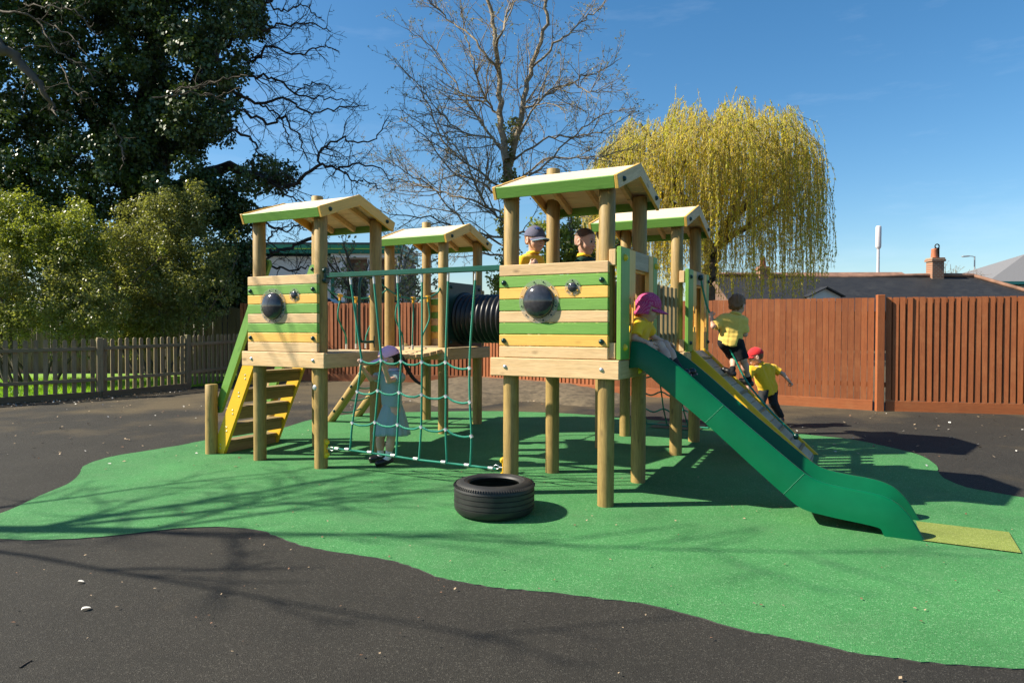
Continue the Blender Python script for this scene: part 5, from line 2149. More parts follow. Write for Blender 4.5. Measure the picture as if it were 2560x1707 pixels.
def climbing_ramp():
    t = empty('climbing_ramp', W(1.58, 2.48, 0), -TH)
    o = Vector((1.58, 2.48, 0))
    ax = Vector((RAMP_B[0] - RAMP_A[0], 0, RAMP_B[1] - RAMP_A[1])).normalized()
    up = Vector((-ax.z, 0, ax.x))
    L = (Vector((RAMP_B[0], 0, RAMP_B[1])) - Vector((RAMP_A[0], 0, RAMP_A[1]))).length
    for v in (2.205, 2.755):
        p0 = Vector((RAMP_A[0], v, RAMP_A[1])) - up * .06
        p1 = Vector((RAMP_B[0], v, RAMP_B[1])) - up * .06
        board('side_board', t, p0 - o, p1 - o, .12, .038, (0, -1, 0), M['yellow_paint'], .006)
    npl = 13
    for k in range(npl):
        s = L * (k + .5) / npl
        p = Vector((RAMP_A[0], 0, RAMP_A[1])) + ax * s - up * .04
        pl = board('ramp_plank', t, Vector((p.x, 2.226, p.z)) - o, Vector((p.x, 2.734, p.z)) - o, L / npl - .004, .03, up, M['pine_shaded'], .004)
        if k % 2 == 0:
            q = p + ax * (L / npl * .45) + up * .022
            board('grip_batten', t, Vector((q.x, 2.235, q.z)) - o, Vector((q.x, 2.725, q.z)) - o, .028, .02, up, M['tread'], .003)
    # the rope: from the head board past the climber's hands to the foot
    pts = [uvz(on_v(1752, 694, 2.46)), uvz(on_v(1757, 722, 2.50)), uvz(on_v(1766, 760, 2.56)), uvz(on_v(1776, 785, 2.60)), uvz(on_v(1800, 830, 2.64)), uvz(on_v(1834, 890, 2.66)), uvz(on_v(1868, 955, 2.64)), uvz(on_v(1925, 1025, 2.56)), uvz(on_v(1990, 1090, 2.5))]
    for i in range(1, len(pts)):
        pts[i].z = max(pts[i].z, ramp_z(pts[i].x) - .005)
    rope_tube([p - o for p in pts], .011).build('climbing_rope', M['rope'], t)
    b = MB()
    b.lathe([(.0, .03), (.02, .028), (.028, 0), (.02, -.03), (0, -.034)], None, 12)
    k = b.build('rope_end', M['cap_green'], t)
    k.location = pts[-1] - o
    b = MB()
    b.lathe([(.0, .03), (.02, .028), (.028, 0), (.02, -.03), (0, -.034)], None, 12)
    k = b.build('rope_anchor', M['cap_green'], t)
    k.location = pts[0] - o
    return tag(t, 'yellow sided climbing ramp with a green rope behind the slide', 'ramp')


climbing_ramp()


# ---------------- net behind tower D
def back_net():
    t = empty('scramble_net', W(.4, 3.2, 0), -TH)
    o = Vector((.4, 3.2, 0))
    g = gz(*W(.4, 3.8)[:2])
    us = (.02, .30, .56, .80)
    grid = []
    for k in range(5):
        s = k / 4
        v = 2.97 + (3.82 - 2.97) * s
        z = 1.06 + (g + .02 - 1.06) * s
        grid.append([Vector((u + .03 * math.sin(3 * u + k), v, z)) for u in us])
    for i in range(len(us)):
        rope_tube([grid[k][i] - o for k in range(5)]).build('rope', M['rope'], t)
    for k in range(1, 5):
        pts = []
        for i in range(len(us) - 1):
            a, c = grid[k][i], grid[k][i + 1]
            pts += [a - o, (a + c) / 2 - Vector((0, 0, .05 if k < 4 else .0)) - o]
        pts.append(grid[k][-1] - o)
        rope_tube(pts, sub=3).build('rope', M['rope'], t)
    return tag(t, 'dark green scramble net sloping down behind the back right tower', 'climbing net')


back_net()


# ---------------- tyre
def tyre():
    c = Vector((-.128, 5.09, 0))
    g = gz(c.x, c.y) + .008
    t = empty('tyre', (c.x, c.y, g))
    Rr, h_ = .298, .235
    b = MB()
    outer = [(Rr - .115, .02), (Rr - .06, .002), (Rr - .022, .010), (Rr - .004, .034)]
    z = .034
    for gz_ in (.068, .104, .140, .176):                # circumferential grooves
        outer += [(Rr, gz_ - .005), (Rr - .007, gz_ - .003), (Rr - .007, gz_ + .003), (Rr, gz_ + .005)]
    outer += [(Rr - .003, .200), (Rr - .02, .222), (Rr - .05, .234), (Rr - .075, .236), (Rr - .080, .232), (Rr - .092, .231), (Rr - .105, .224), (Rr - .112, .212),
              (Rr - .098, .19), (Rr - .04, .165), (Rr - .022, .118), (Rr - .04, .07), (Rr - .098, .045)]
    b.lathe(outer, None, 72, closed=True)
    body = b.build('casing', M['tyre'], t)
    m = body.modifiers.new('edges', 'EDGE_SPLIT')
    m.split_angle = R(40)
    b = MB()
    for k in range(96):                                 # shoulder sipes
        a = 2 * math.pi * k / 96
        b.box(((Rr - .009) * math.cos(a), (Rr - .009) * math.sin(a), .207), (.022, .004, .022), Matrix.Rotation(a, 3, 'Z') @ Matrix.Rotation(R(-40), 3, 'Y'))
    tag(b.build('shoulder_blocks', M['tyre'], t), kind='stuff')
    return tag(t, 'black car tyre lying flat on the green surface', 'tyre')


tyre()
# ------------------------------------------------------------ people
def _cone(P, a, b, ra, rb):
    ab = b - a
    t = np.clip(((P - a) @ ab) / max(ab @ ab, 1e-9), 0, 1)
    d = np.linalg.norm(P - a - t[..., None] * ab, axis=-1)
    return d - (ra + (rb - ra) * t)


def _ell(P, c, r_, Rm):
    q = (P - c) @ Rm                                    # into the local frame
    k0 = np.linalg.norm(q / r_, axis=-1)
    k1 = np.linalg.norm(q / (np.array(r_) ** 2), axis=-1)
    return k0 * (k0 - 1.0) / np.maximum(k1, 1e-9)


class Field:
    """smooth union of tapered limbs and ellipsoids, skinned as one continuous surface"""
    def __init__(self):
        self.p = []

    def cone(self, a, b, ra, rb, k=.02, clips=(), sub=False):
        self.p.append(('c', np.array(a, float), np.array(b, float), ra, rb, k, clips, sub))

    def ell(self, c, r_, Rm=np.eye(3), k=.02, clips=(), sub=False):
        self.p.append(('e', np.array(c, float), np.array(r_, float), np.array(Rm, float), 0, k, clips, sub))

    def surface(self, vox=.006, wr=0.0, wscale=1.0, seed=0):
        lo, hi = np.full(3, 1e9), np.full(3, -1e9)
        bb = []
        for q in self.p:
            if q[0] == 'c':
                l = np.minimum(q[1] - q[3], q[2] - q[4])
                h = np.maximum(q[1] + q[3], q[2] + q[4])
            else:
                m = q[2].max()
                l, h = q[1] - m, q[1] + m
            bb.append((l, h))
            lo, hi = np.minimum(lo, l), np.maximum(hi, h)
        lo = lo - 3 * vox - .01
        n = np.ceil((hi + .01 - lo) / vox).astype(int) + 4
        D = np.full(n, .08)
        for q, (l, h) in zip(self.p, bb):
            k = q[5]
            i0 = np.maximum(np.floor((l - k - 3 * vox - lo) / vox).astype(int), 0)
            i1 = np.minimum(np.ceil((h + k + 3 * vox - lo) / vox).astype(int) + 1, n)
            ax = [lo[d] + vox * np.arange(i0[d], i1[d]) for d in range(3)]
            P = np.stack(np.meshgrid(*ax, indexing='ij'), -1)
            d = _cone(P, q[1], q[2], q[3], q[4]) if q[0] == 'c' else _ell(P, q[1], q[2], q[3])
            for (pt, nr) in q[6]:
                nr = np.array(nr, float)
                nr = nr / np.linalg.norm(nr)
                d = np.maximum(d, (P - np.array(pt, float)) @ nr)
            sl = tuple(slice(i0[a], i1[a]) for a in range(3))
            A = D[sl]
            if q[7]:
                d = -d
                hh = np.maximum(k - np.abs(A - d), 0) / k
                D[sl] = np.maximum(A, d) + hh * hh * k / 4
            else:
                hh = np.maximum(k - np.abs(A - d), 0) / k
                D[sl] = np.minimum(A, d) - hh * hh * k / 4
        if wr > 0:                                      # folds in cloth
            rs = np.random.RandomState(seed)
            ax = [lo[d] + vox * np.arange(n[d]) for d in range(3)]
            P = np.stack(np.meshgrid(*ax, indexing='ij'), -1)
            w = np.zeros(n)
            for _ in range(5):
                kv = rs.normal(0, 38 * wscale, 3)
                ph = rs.uniform(0, 6.28)
                w += np.sin(P @ kv + ph + 1.5 * np.sin(P @ rs.normal(0, 22, 3)))
            D = D + wr * w / 2.5
        return nets(D, lo, vox)


def nets(D, lo, vox):
    """naive surface nets"""
    ins = D < 0
    n = np.array(D.shape)
    c = [D[i:n[0] - 1 + i, j:n[1] - 1 + j, k:n[2] - 1 + k] for i in (0, 1) for j in (0, 1) for k in (0, 1)]
    cnt = sum((x < 0).astype(np.int8) for x in c)
    act = (cnt > 0) & (cnt < 8)
    idx = np.full(act.shape, -1, np.int64)
    cells = np.argwhere(act)
    idx[act] = np.arange(len(cells))
    corner = np.array([(i, j, k) for i in (0, 1) for j in (0, 1) for k in (0, 1)], float)
    vals = np.stack([x[act] for x in c], 1)
    acc = np.zeros((len(cells), 3))
    num = np.zeros(len(cells))
    edges = [(a, b) for a in range(8) for b in range(a + 1, 8) if np.abs(corner[a] - corner[b]).sum() == 1]
    for a, b in edges:
        va, vb = vals[:, a], vals[:, b]
        m = (va < 0) != (vb < 0)
        t = np.where(m, va / np.where(m, va - vb, 1), 0)
        p = corner[a] + t[:, None] * (corner[b] - corner[a])
        acc += np.where(m[:, None], p, 0)
        num += m
    V_ = lo + vox * (cells + acc / num[:, None])
    F_ = []
    for ax in range(3):
        o1, o2 = (ax + 1) % 3, (ax + 2) % 3
        sl0 = [slice(1, -1)] * 3
        sl1 = [slice(1, -1)] * 3
        sl0[ax] = slice(0, n[ax] - 1)
        sl1[ax] = slice(1, n[ax])
        A, B = ins[tuple(sl0)], ins[tuple(sl1)]
        for mask, flip in ((A & ~B, False), (~A & B, True)):
            e = np.argwhere(mask)
            if not len(e):
                continue
            e = e + np.array([0 if d == ax else 1 for d in range(3)])
            q = []
            for (s1, s2) in ((0, 0), (1, 0), (1, 1), (0, 1)):
                g = e.copy()
                g[:, o1] -= 1 - s1
                g[:, o2] -= 1 - s2
                q.append(idx[g[:, 0], g[:, 1], g[:, 2]])
            q = np.stack(q, 1)
            F_.append(q[:, ::-1] if flip else q)
    F_ = np.concatenate(F_)
    F_ = F_[(F_ >= 0).all(1)]
    return V_, F_


def skin_mat(name, col):
    m, nt, b = new_mat(name)
    tc = N(nt, 'ShaderNodeTexCoord')
    n = N(nt, 'ShaderNodeTexNoise', Scale=14.0, Detail=4.0)
    nt.links.new(tc.outputs['Object'], n.inputs['Vector'])
    c = ramp(nt, n.outputs['Fac'], [(0.35, [col[0] * .93, col[1] * .84, col[2] * .80]), (0.65, col)])
    nt.links.new(c, b.inputs['Base Color'])
    b.inputs['Roughness'].default_value = 0.5
    b.inputs['Subsurface Weight'].default_value = 0.12
    b.inputs['Subsurface Radius'].default_value = (0.010, 0.004, 0.002)
    return m


def cloth_mat(name, col, fine=260.0, amt=0.10, rough=0.85, sheen=None):
    m, nt, b = new_mat(name)
    tc = N(nt, 'ShaderNodeTexCoord')
    n = N(nt, 'ShaderNodeTexNoise', Scale=fine, Detail=2.0)
    nt.links.new(tc.outputs['Object'], n.inputs['Vector'])
    c = ramp(nt, n.outputs['Fac'], [(0.3, [x * (1 - amt) for x in col]), (0.7, [min(1, x * (1 + amt)) for x in col])])
    nt.links.new(c, b.inputs['Base Color'])
    b.inputs['Roughness'].default_value = rough
    b.inputs['Sheen Weight'].default_value = 0.12 if max(col) > .3 else 0.0
    b.inputs['Specular IOR Level'].default_value = 0.25
    n2 = N(nt, 'ShaderNodeTexNoise', Scale=22.0, Detail=3.0)
    nt.links.new(tc.outputs['Object'], n2.inputs['Vector'])
    bump(nt, b, n2.outputs['Fac'], .35, .01)
    return m


def dotted_mat(name, col, dot):
    m, nt, b = new_mat(name)
    tc = N(nt, 'ShaderNodeTexCoord')
    vo = N(nt, 'ShaderNodeTexVoronoi', Scale=150.0, Randomness=0.25)
    nt.links.new(tc.outputs['Object'], vo.inputs['Vector'])
    f = ramp(nt, vo.outputs['Distance'], [(0.26, (1, 1, 1)), (0.34, (0, 0, 0))])
    c = mixc(nt, f, col, dot)
    nt.links.new(c, b.inputs['Base Color'])
    b.inputs['Roughness'].default_value = 0.85
    return m


def check_mat(name, a, c):
    m, nt, b = new_mat(name)
    tc = N(nt, 'ShaderNodeTexCoord')
    ck = N(nt, 'ShaderNodeTexChecker', Scale=180.0)
    ck.inputs['Color1'].default_value = (*a, 1)
    ck.inputs['Color2'].default_value = (*c, 1)
    nt.links.new(tc.outputs['Object'], ck.inputs['Vector'])
    nt.links.new(ck.outputs['Color'], b.inputs['Base Color'])
    b.inputs['Roughness'].default_value = 0.85
    return m


M['skin'] = skin_mat('pale_skin', (0.62, 0.385, 0.285))
M['hair_brown'] = cloth_mat('brown_hair', (0.21, 0.10, 0.045), 400, .4, .5)
M['hair_dark'] = cloth_mat('dark_hair', (0.020, 0.013, 0.011), 400, .4, .45)
M['hair_short'] = cloth_mat('cropped_hair', (0.10, 0.058, 0.038), 400, .3, .6)
M['stubble'] = cloth_mat('stubble', (0.40, 0.235, 0.17), 500, .25, .7)
M['polo'] = cloth_mat('yellow_polo', (0.86, 0.50, 0.022))
M['polo_pale'] = cloth_mat('faded_yellow_polo', (0.82, 0.57, 0.13))
M['sweat_green'] = cloth_mat('bottle_green_jersey', (0.012, 0.045, 0.030))
M['black'] = cloth_mat('black_cloth', (0.012, 0.012, 0.014))
M['charcoal'] = cloth_mat('charcoal_trousers', (0.028, 0.028, 0.030))
M['shoe'] = plain('black_shoe', (0.010, 0.009, 0.009), 0.35)
M['sock_white'] = cloth_mat('white_sock', (0.70, 0.70, 0.70))
M['sock_grey'] = cloth_mat('grey_sock', (0.30, 0.28, 0.26))
M['cap_navy'] = cloth_mat('navy_cap', (0.115, 0.115, 0.17))
M['cap_star'] = plain('blue_star', (0.01, 0.05, 0.22), .7)
M['cap_trim'] = plain('pale_blue_trim', (0.25, 0.45, 0.58), .7)
M['cap_red'] = cloth_mat('red_cap', (0.62, 0.025, 0.030))
M['cap_lilac'] = cloth_mat('lilac_cap', (0.78, 0.46, 0.70))
M['hat_pink'] = dotted_mat('pink_dotted_hat', (0.46, 0.018, 0.13), (0.75, 0.42, 0.52))
M['dress'] = check_mat('green_gingham', (0.18, 0.30, 0.31), (0.31, 0.42, 0.43))
M['collar_blue'] = cloth_mat('pale_collar', (0.40, 0.45, 0.62))
M['eye_white'] = plain('eye_white', (0.55, 0.50, 0.46), .3)
M['iris'] = plain('iris', (0.03, 0.035, 0.04), .15)
M['lip'] = plain('lip', (0.42, 0.14, 0.11), .45)
M['brow'] = plain('brow', (0.14, 0.08, 0.05), .8)


def V3(p):
    return np.array([p[0], p[1], p[2]], float)


class Person:
    def __init__(self, label, base, J, hf, hup=(0, 0, 1), hs=1.0, group='children playing'):
        self.root = empty('person', base)
        tag(self.root, label, 'child')
        self.off = V3(base)
        self.J = {k: V3(v) for k, v in J.items()}
        f = V3(hf) / np.linalg.norm(hf)
        r_ = np.cross(f, V3(hup))
        r_ /= np.linalg.norm(r_)
        u = np.cross(r_, f)
        self.HR = np.stack([r_, f, u], 1)               # head axes as columns: right, forward, up
        self.hs = hs
        self.hc = self.J['head']

    def hp(self, x, y, z):
        return self.hc + self.HR @ (np.array([x, y, z]) * self.hs)

    def make(self, name, field, mat, vox=.006, wr=0.0, ws=1.0, seed=0, parent=None):
        V_, F_ = field.surface(vox, wr, ws, seed)
        me = fast_mesh(name, V_ - self.off, F_, mat, True)
        return link(name, me, parent or self.root)

    def hand(self, f, wrist, d, n, curl=0.35, side=1, spread=.16, thumb=1.0):
        """palm, four unequal jointed fingers and a thumb from the side of the palm"""
        d = d / np.linalg.norm(d)
        n = n - d * (n @ d)
        n /= np.linalg.norm(n)
        s = np.cross(d, n) * side
        f.ell(wrist + d * .026, (.021, .030, .011), np.stack([s, d, n], 1), .012)
        for i, ln in enumerate((.034, .039, .036, .028)):
            q = wrist + d * .048 + s * (1.5 - i) * .0115
            dd = d + s * (1.5 - i) * spread
            dd /= np.linalg.norm(dd)
            a = 0.0
            rr = .0066
            for j, fr in enumerate((.42, .32, .26)):
                a += curl * (1.0 if j else .8)
                v = dd * math.cos(a) + n * math.sin(a)
                e = q + v * ln * fr * 1.12
                f.cone(q, e, rr, rr * .93, .004)
                q, rr = e, rr * .93
        q = wrist + d * .018 + s * .017
        v = s * .75 + d * .55 + n * .35 * thumb
        v /= np.linalg.norm(v)
        e = q + v * .024
        f.cone(q, e, .0085, .0072, .008)
        v2 = d * .8 + n * (.3 + curl * .5) * thumb + s * .15
        v2 /= np.linalg.norm(v2)
        f.cone(e, e + v2 * .022, .0072, .0060, .004)

    def body(self, hands):
        J, f, h = self.J, Field(), self.hs
        ax = J['neck'] - J['pelvis']
        for s in 'LR':
            sh, hip = J['sh' + s], J['hip' + s]
            mid = (J['shL'] + J['shR']) / 2
            top = mid + (sh - mid) * .5
            f.cone(hip * .75 + J['pelvis'] * .25, top, .060, .054, .04)
            f.cone(sh, J['el' + s], .031, .026, .015)
            f.cone(J['el' + s], J['wr' + s], .0255, .0175, .010)
            f.cone(hip, J['kn' + s], .056, .040, .02)
            f.cone(J['kn' + s], J['an' + s], .038, .024, .015)
            calf = J['kn' + s] * .68 + J['an' + s] * .32
            f.ell(calf, (.036, .036, .05), np.eye(3), .03)
            f.cone(J['an' + s], J['to' + s], .025, .018, .015)
            d, n, curl, side = hands[s]
            self.hand(f, J['wr' + s], V3(d), V3(n), curl, side)
        f.cone(J['shL'], J['shR'], .034, .034, .03)
        f.cone(J['neck'], self.hp(0, -.022, -.055), .036, .034, .03)
        HR = self.HR
        f.ell(self.hp(0, -.012, .028), np.array([.071, .087, .076]) * h, HR, .02)
        f.ell(self.hp(0, .018, -.025), np.array([.060, .062, .074]) * h, HR, .03)
        f.ell(self.hp(0, .046, -.082), np.array([.030, .028, .022]) * h, HR, .03)
        for s in (-1, 1):
            f.ell(self.hp(s * .036, .042, -.036), np.array([.026, .026, .028]) * h, HR, .025)
            f.ell(self.hp(s * .077, -.014, -.018), np.array([.012, .021, .032]) * h, HR, .005)
            f.ell(self.hp(s * .088, -.010, -.018), np.array([.007, .011, .019]) * h, HR, .004, (), True)
            f.ell(self.hp(s * .029, .083, .004), np.array([.016, .012, .011]) * h, HR, .010, (), True)
        f.cone(self.hp(0, .074, .004), self.hp(0, .092, -.026), .0065 * h, .0105 * h, .012)
        for s in (-1, 1):
            f.ell(self.hp(s * .009, .083, -.031), np.array([.008, .009, .007]) * h, HR, .006)
        f.ell(self.hp(0, .078, -.054), np.array([.020, .008, .006]) * h, HR, .008)
        f.ell(self.hp(0, .076, -.063), np.array([.016, .008, .006]) * h, HR, .008)
        bd = self.make('body', f, M['skin'], .0055)
        # eyes, brows, mouth
        for s in (-1, 1):
            b = MB()
            b.lathe([(.0118 * h * math.sin(a), -.0118 * h * math.cos(a)) for a in np.linspace(math.pi, 0, 9)], None, 14)
            for i, fc in enumerate(b.f):
                zc = sum(b.v[j][2] for j in fc) / 4
                b.m[i] = 1 if zc > .0045 * h else 0
            e = b.build('eye', [M['eye_white'], M['iris']], bd)
            c = self.hp(s * .029, .069, .002) - self.off
            fr = Matrix(self.HR.tolist()) @ Matrix.Rotation(R(-90), 3, 'X')
            e.matrix_local = Matrix.Translation(Vector(c)) @ fr.to_4x4()
            b = MB()
            b.tube([Vector(self.hp(s * x, y, z) - self.off) for x, y, z in ((.014, .083, .019), (.028, .080, .024), (.043, .070, .019))], [.0022, .003, .0018], 6)
            b.build('eyebrow', M['brow'], bd)
        b = MB()
        b.tube([Vector(self.hp(x, y, z) - self.off) for x, y, z in ((-.019, .075, -.058), (-.008, .0845, -.0565), (0, .0865, -.058), (.008, .0845, -.0565), (.019, .075, -.058))], [.0022, .004, .0042, .004, .0022], 6)
        b.build('mouth', M['lip'], bd)
        return bd

    def shirt(self, mat, name='shirt', hem=.05, sleeve=.72, wr=.0035, infl=.012, collar=None, seed=1):
        J, f = self.J, Field()
        ax = J['pelvis'] - J['neck']
        axn = ax / np.linalg.norm(ax)
        hemp = J['pelvis'] + axn * hem
        mid = (J['shL'] + J['shR']) / 2
        nk = J['neck'] - axn * .012
        cl = ((hemp, axn), (nk, -axn))
        for s in 'LR':
            sh, hip = J['sh' + s], J['hip' + s]
            top = mid + (sh - mid) * .5
            f.cone(hip * .75 + J['pelvis'] * .25 + axn * .06, top, .066 + infl, .056 + infl, .04, cl)
            e = J['el' + s]
            d = (e - sh) / np.linalg.norm(e - sh)
            if sleeve < 1:
                end = sh + (e - sh) * sleeve
                f.cone(sh, end + d * .03, .036 + infl, .040 + infl, .025, ((end, d),))
            else:
                f.cone(sh, e, .036 + infl, .032 + infl, .02)
                w = J['wr' + s]
                d2 = (w - e) / np.linalg.norm(w - e)
                f.cone(e, w, .032 + infl, .026 + infl, .015, ((w - d2 * .01, d2),))
        f.cone(J['pelvis'] + axn * .06, mid, .062 + infl, .056 + infl, .04, cl)
        f.cone(J['shL'], J['shR'], .037 + infl, .037 + infl, .03, ((nk, -axn),))
        sh_ = self.make(name, f, mat, .0065, wr, 1.0, seed)
        if collar is not None:
            b = MB()
            up = -axn
            a0 = np.cross(up, np.array([1, .2, 0.1]))
            a0 /= np.linalg.norm(a0)
            a1 = np.cross(up, a0)
            nv = self.hp(0, -.022, -.055) - J['neck']
            nv /= np.linalg.norm(nv)
            ring = []
            K = 24
            vs, fs = [], []
            for k in range(K):
                a = 2 * math.pi * k / K
                r0 = a0 * math.cos(a) + a1 * math.sin(a)
                for (rr, hh) in ((.047, .026), (.052, .027), (.066, .002), (.060, -.002), (.045, .004)):
                    vs.append(J['neck'] + r0 * rr + nv * (hh + .012) - self.off)
            for k in range(K):
                for j in range(5):
                    fs.append((k * 5 + j, ((k + 1) % K) * 5 + j, ((k + 1) % K) * 5 + (j + 1) % 5, k * 5 + (j + 1) % 5))
            b.add(vs, fs, 0, True)
            b.build('collar', collar, sh_)
        return sh_

    def trousers(self, mat, name='shorts', leg=.86, infl=.012, seed=3):
        J, f = self.J, Field()
        ax = J['pelvis'] - J['neck']
        axn = ax / np.linalg.norm(ax)
        waist = J['pelvis'] - axn * .035
        for s in 'LR':
            hip, kn, an = J['hip' + s], J['kn' + s], J['an' + s]
            f.cone(J['pelvis'] * .4 + hip * .6 - axn * .05, hip, .062 + infl, .060 + infl, .03, ((waist, -axn),))
            d = (kn - hip) / np.linalg.norm(kn - hip)
            if leg <= 1:
                end = hip + (kn - hip) * leg
                f.cone(hip, end + d * .03, .056 + infl, .048 + infl, .02, ((end, d),))
            else:
                f.cone(hip, kn, .056 + infl, .042 + infl, .02)
                d = (an - kn) / np.linalg.norm(an - kn)
                f.cone(kn, an + d * .03, .042 + infl, .030 + infl, .02, ((an, d),))
        return self.make(name, f, mat, .0065, .0025, 1.0, seed)

    def socks(self, mat, frac=.45):
        J = self.J
        for s in 'LR':
            f = Field()
            kn, an = J['kn' + s], J['an' + s]
            p = an + (kn - an) * frac
            d = (kn - an) / np.linalg.norm(kn - an)
            f.cone(an, p + d * .03, .030, .036, .01, ((p, d),))
            f.cone(an, J['to' + s], .028, .022, .01)
            self.make('sock', f, mat, .006, .0012)

    def shoes(self, mat, low=False):
        J = self.J
        for s in 'LR':
            an, to = J['an' + s], J['to' + s]
            d = to - an
            up = np.cross(np.cross(d, (0, 0, 1)), d)
            up /= np.linalg.norm(up)
            dn = d / np.linalg.norm(d)
            f = Field()
            heel = an - dn * .018 - up * .012
            top = an + up * (.0 if low else .022)
            sole = an - up * .032
            cl = ((top, up), (sole, -up))
            f.cone(heel, to * .55 + heel * .45, .031, .033, .012, cl)
            f.cone(to * .55 + heel * .45, to + dn * .008, .032, .027, .015, ((sole, -up),))
            f.cone(heel - up * .016, to - up * .006, .030, .028, .012, ((sole, -up),))
            sh_ = self.make('shoe', f, mat, .005)
            b = MB()
            # a separate welted sole
            side = np.cross(dn, up)
            out = []
            L0, L1 = -.040, np.linalg.norm(d) + .034
            for t in np.linspace(0, 1, 12):
                x = L0 + (L1 - L0) * t
                w = .034 * math.sin(math.pi * min(1, max(.0, .10 + .84 * t))) ** .45
                out.append((x, w))
            pts = [(x, -w) for x, w in out] + [(x, w) for x, w in out[::-1]]
            fr = Matrix(np.stack([dn, side * -1, up], 1).tolist())
            b.prism(pts, .014, Matrix.Translation(Vector(sole - self.off)) @ fr.to_4x4())
            b.build('sole', mat, sh_)

    def hair(self, mat, grow=.009, zmin=-.01, front=.055, back=-.06, vox=.005, wr=.002):
        """cap of hair: above a hairline that drops towards the nape"""
        f, h = Field(), self.hs
        HR = self.HR
        up, fw = HR[:, 2], HR[:, 1]
        pl = self.hp(0, front, .045)
        n1 = -(up * .78 - fw * .62)                     # cut along a plane from brow to nape
        f.ell(self.hp(0, -.012, .028), (np.array([.071, .087, .076]) + grow) * h, HR, .01, ((pl, n1), (self.hp(0, 0, back), -up)))
        f.ell(self.hp(0, -.045, -.01), (np.array([.058, .048, .06]) + grow * .6) * h, HR, .02, ((self.hp(0, -.02, 0), fw), (self.hp(0, 0, back), -up)))
        return self.make('hair', f, mat, vox, wr, 2.2, 7)

    def cap(self, mat, tilt=.0, name='cap', brim_len=.062, brim_mat=None, low=.018):
        f, h = Field(), self.hs
        HR = self.HR
        pl = self.hp(0, 0, low)
        n1 = -(HR[:, 2] + HR[:, 1] * tilt)
        f.ell(self.hp(0, -.010, .026), (np.array([.071, .088, .078]) + .013) * h, HR, .01, ((pl, n1),))
        c = self.make(name, f, mat, .0045)
        b = MB()
        K, Rn = 17, 5
        tops, bots = [], []
        for i in range(K):
            a = (i / (K - 1) - .5) * 2 * 1.22
            e = math.cos(a / 1.22 * math.pi / 2) ** .55
            for j in range(Rn):
                t = j / (Rn - 1)
                x = math.sin(a) * (.083 + .002 * t)
                y = -.010 + math.cos(a) * .100 + t * brim_len * e
                z = low + .004 - tilt * (y * .6) - .30 * x * x / .083 * 1.1 - t * .012
                tops.append(self.hp(x, y, z + .003) - self.off)
                bots.append(self.hp(x, y, z - .003) - self.off)
        nv = len(tops)
        fs = []
        for i in range(K - 1):
            for j in range(Rn - 1):
                q = (i * Rn + j, (i + 1) * Rn + j, (i + 1) * Rn + j + 1, i * Rn + j + 1)
                fs.append(q)
                fs.append(tuple(nv + w for w in q[::-1]))
        rim = [i * Rn + Rn - 1 for i in range(K)]
        rim = [j for j in range(Rn)] + rim[1:] + [(K - 1) * Rn + j for j in range(Rn - 2, -1, -1)]
        for a, c_ in zip(rim[:-1], rim[1:]):
            fs.append((a, c_, nv + c_, nv + a))
        b.add(tops + bots, fs, 0, True)
        b.build('brim', brim_mat or mat, c)
        b = MB()
        p = Vector(self.hp(0, -.010, .026 + .091) - self.off)
        b.lathe([(0, .004), (.006, .003), (.008, 0)], Matrix.Translation(p), 10)
        b.build('button', mat, c)
        return c


hv = lambda *a: np.array(a, float)

# girl behind the net
ft = at(969, 1173, 6.55)
P = Person('girl in pale green checked dress and lilac cap holding the net', (ft.x, 6.58, gz(ft.x, 6.58) + .008), dict(
    head=at(971, 896, 6.680), neck=at(983, 929, 6.700), shL=at(1000, 943, 6.610), shR=at(954, 941, 6.780), elL=at(972, 952, 6.430), elR=at(926, 946, 6.650),
    wrL=at(956, 905, 6.275), wrR=at(902, 915, 6.375), pelvis=at(982, 1018, 6.710), hipL=at(987, 1030, 6.660), hipR=at(974, 1028, 6.770),
    knL=at(977, 1097, 6.640), knR=at(950, 1100, 6.800), anL=at(970, 1153, 6.650), anR=at(952, 1146, 6.820), toL=at(946, 1166, 6.610), toR=at(930, 1158, 6.790)), (-.93, -.30, -.16), hs=1.06)
for s in 'LR':
    for j, zz in (('an', .062), ('to', .036)):
        q = P.J[j + s]
        q[2] = gz(q[0], q[1]) + .008 + zz
P.body({'L': ((-.12, -.12, 1), (-.8, .45, 0), .95, -1), 'R': ((.05, -.1, 1), (-.8, -.3, 0), .95, 1)})
P.shirt(M['dress'], 'dress_bodice', hem=-.02, sleeve=.55, wr=.0018, infl=.008, collar=M['collar_blue'])


def skirt(P, mat):
    b = MB()
    w, hm = P.J['pelvis'] + hv(0, 0, .045), P.J['pelvis'] + hv(-.012, 0, -.262)
    K, Rn = 96, 12
    vs, fs = [], []
    for j in range(Rn):
        t = j / (Rn - 1)
        c = w + (hm - w) * t
        for k in range(K):
            a = 2 * math.pi * k / K
            pl = (abs(((k * 14 / K) % 1) - .5) * 2) ** 1.5
            rr = .082 + t ** .8 * .088 + pl * .016 * t
            vs.append(c + hv(rr * 1.02 * math.cos(a), rr * .92 * math.sin(a), .006 * math.sin(3 * a) * t) - P.off)
    for j in range(Rn - 1):
        for k in range(K):
            fs.append((j * K + k, (j + 1) * K + k, (j + 1) * K + (k + 1) % K, j * K + (k + 1) % K))
    b.add(vs, fs, 0, True)
    o = b.build('skirt', mat, P.root)
    m = o.modifiers.new('cloth', 'SOLIDIFY')
    m.thickness = .003
    return o


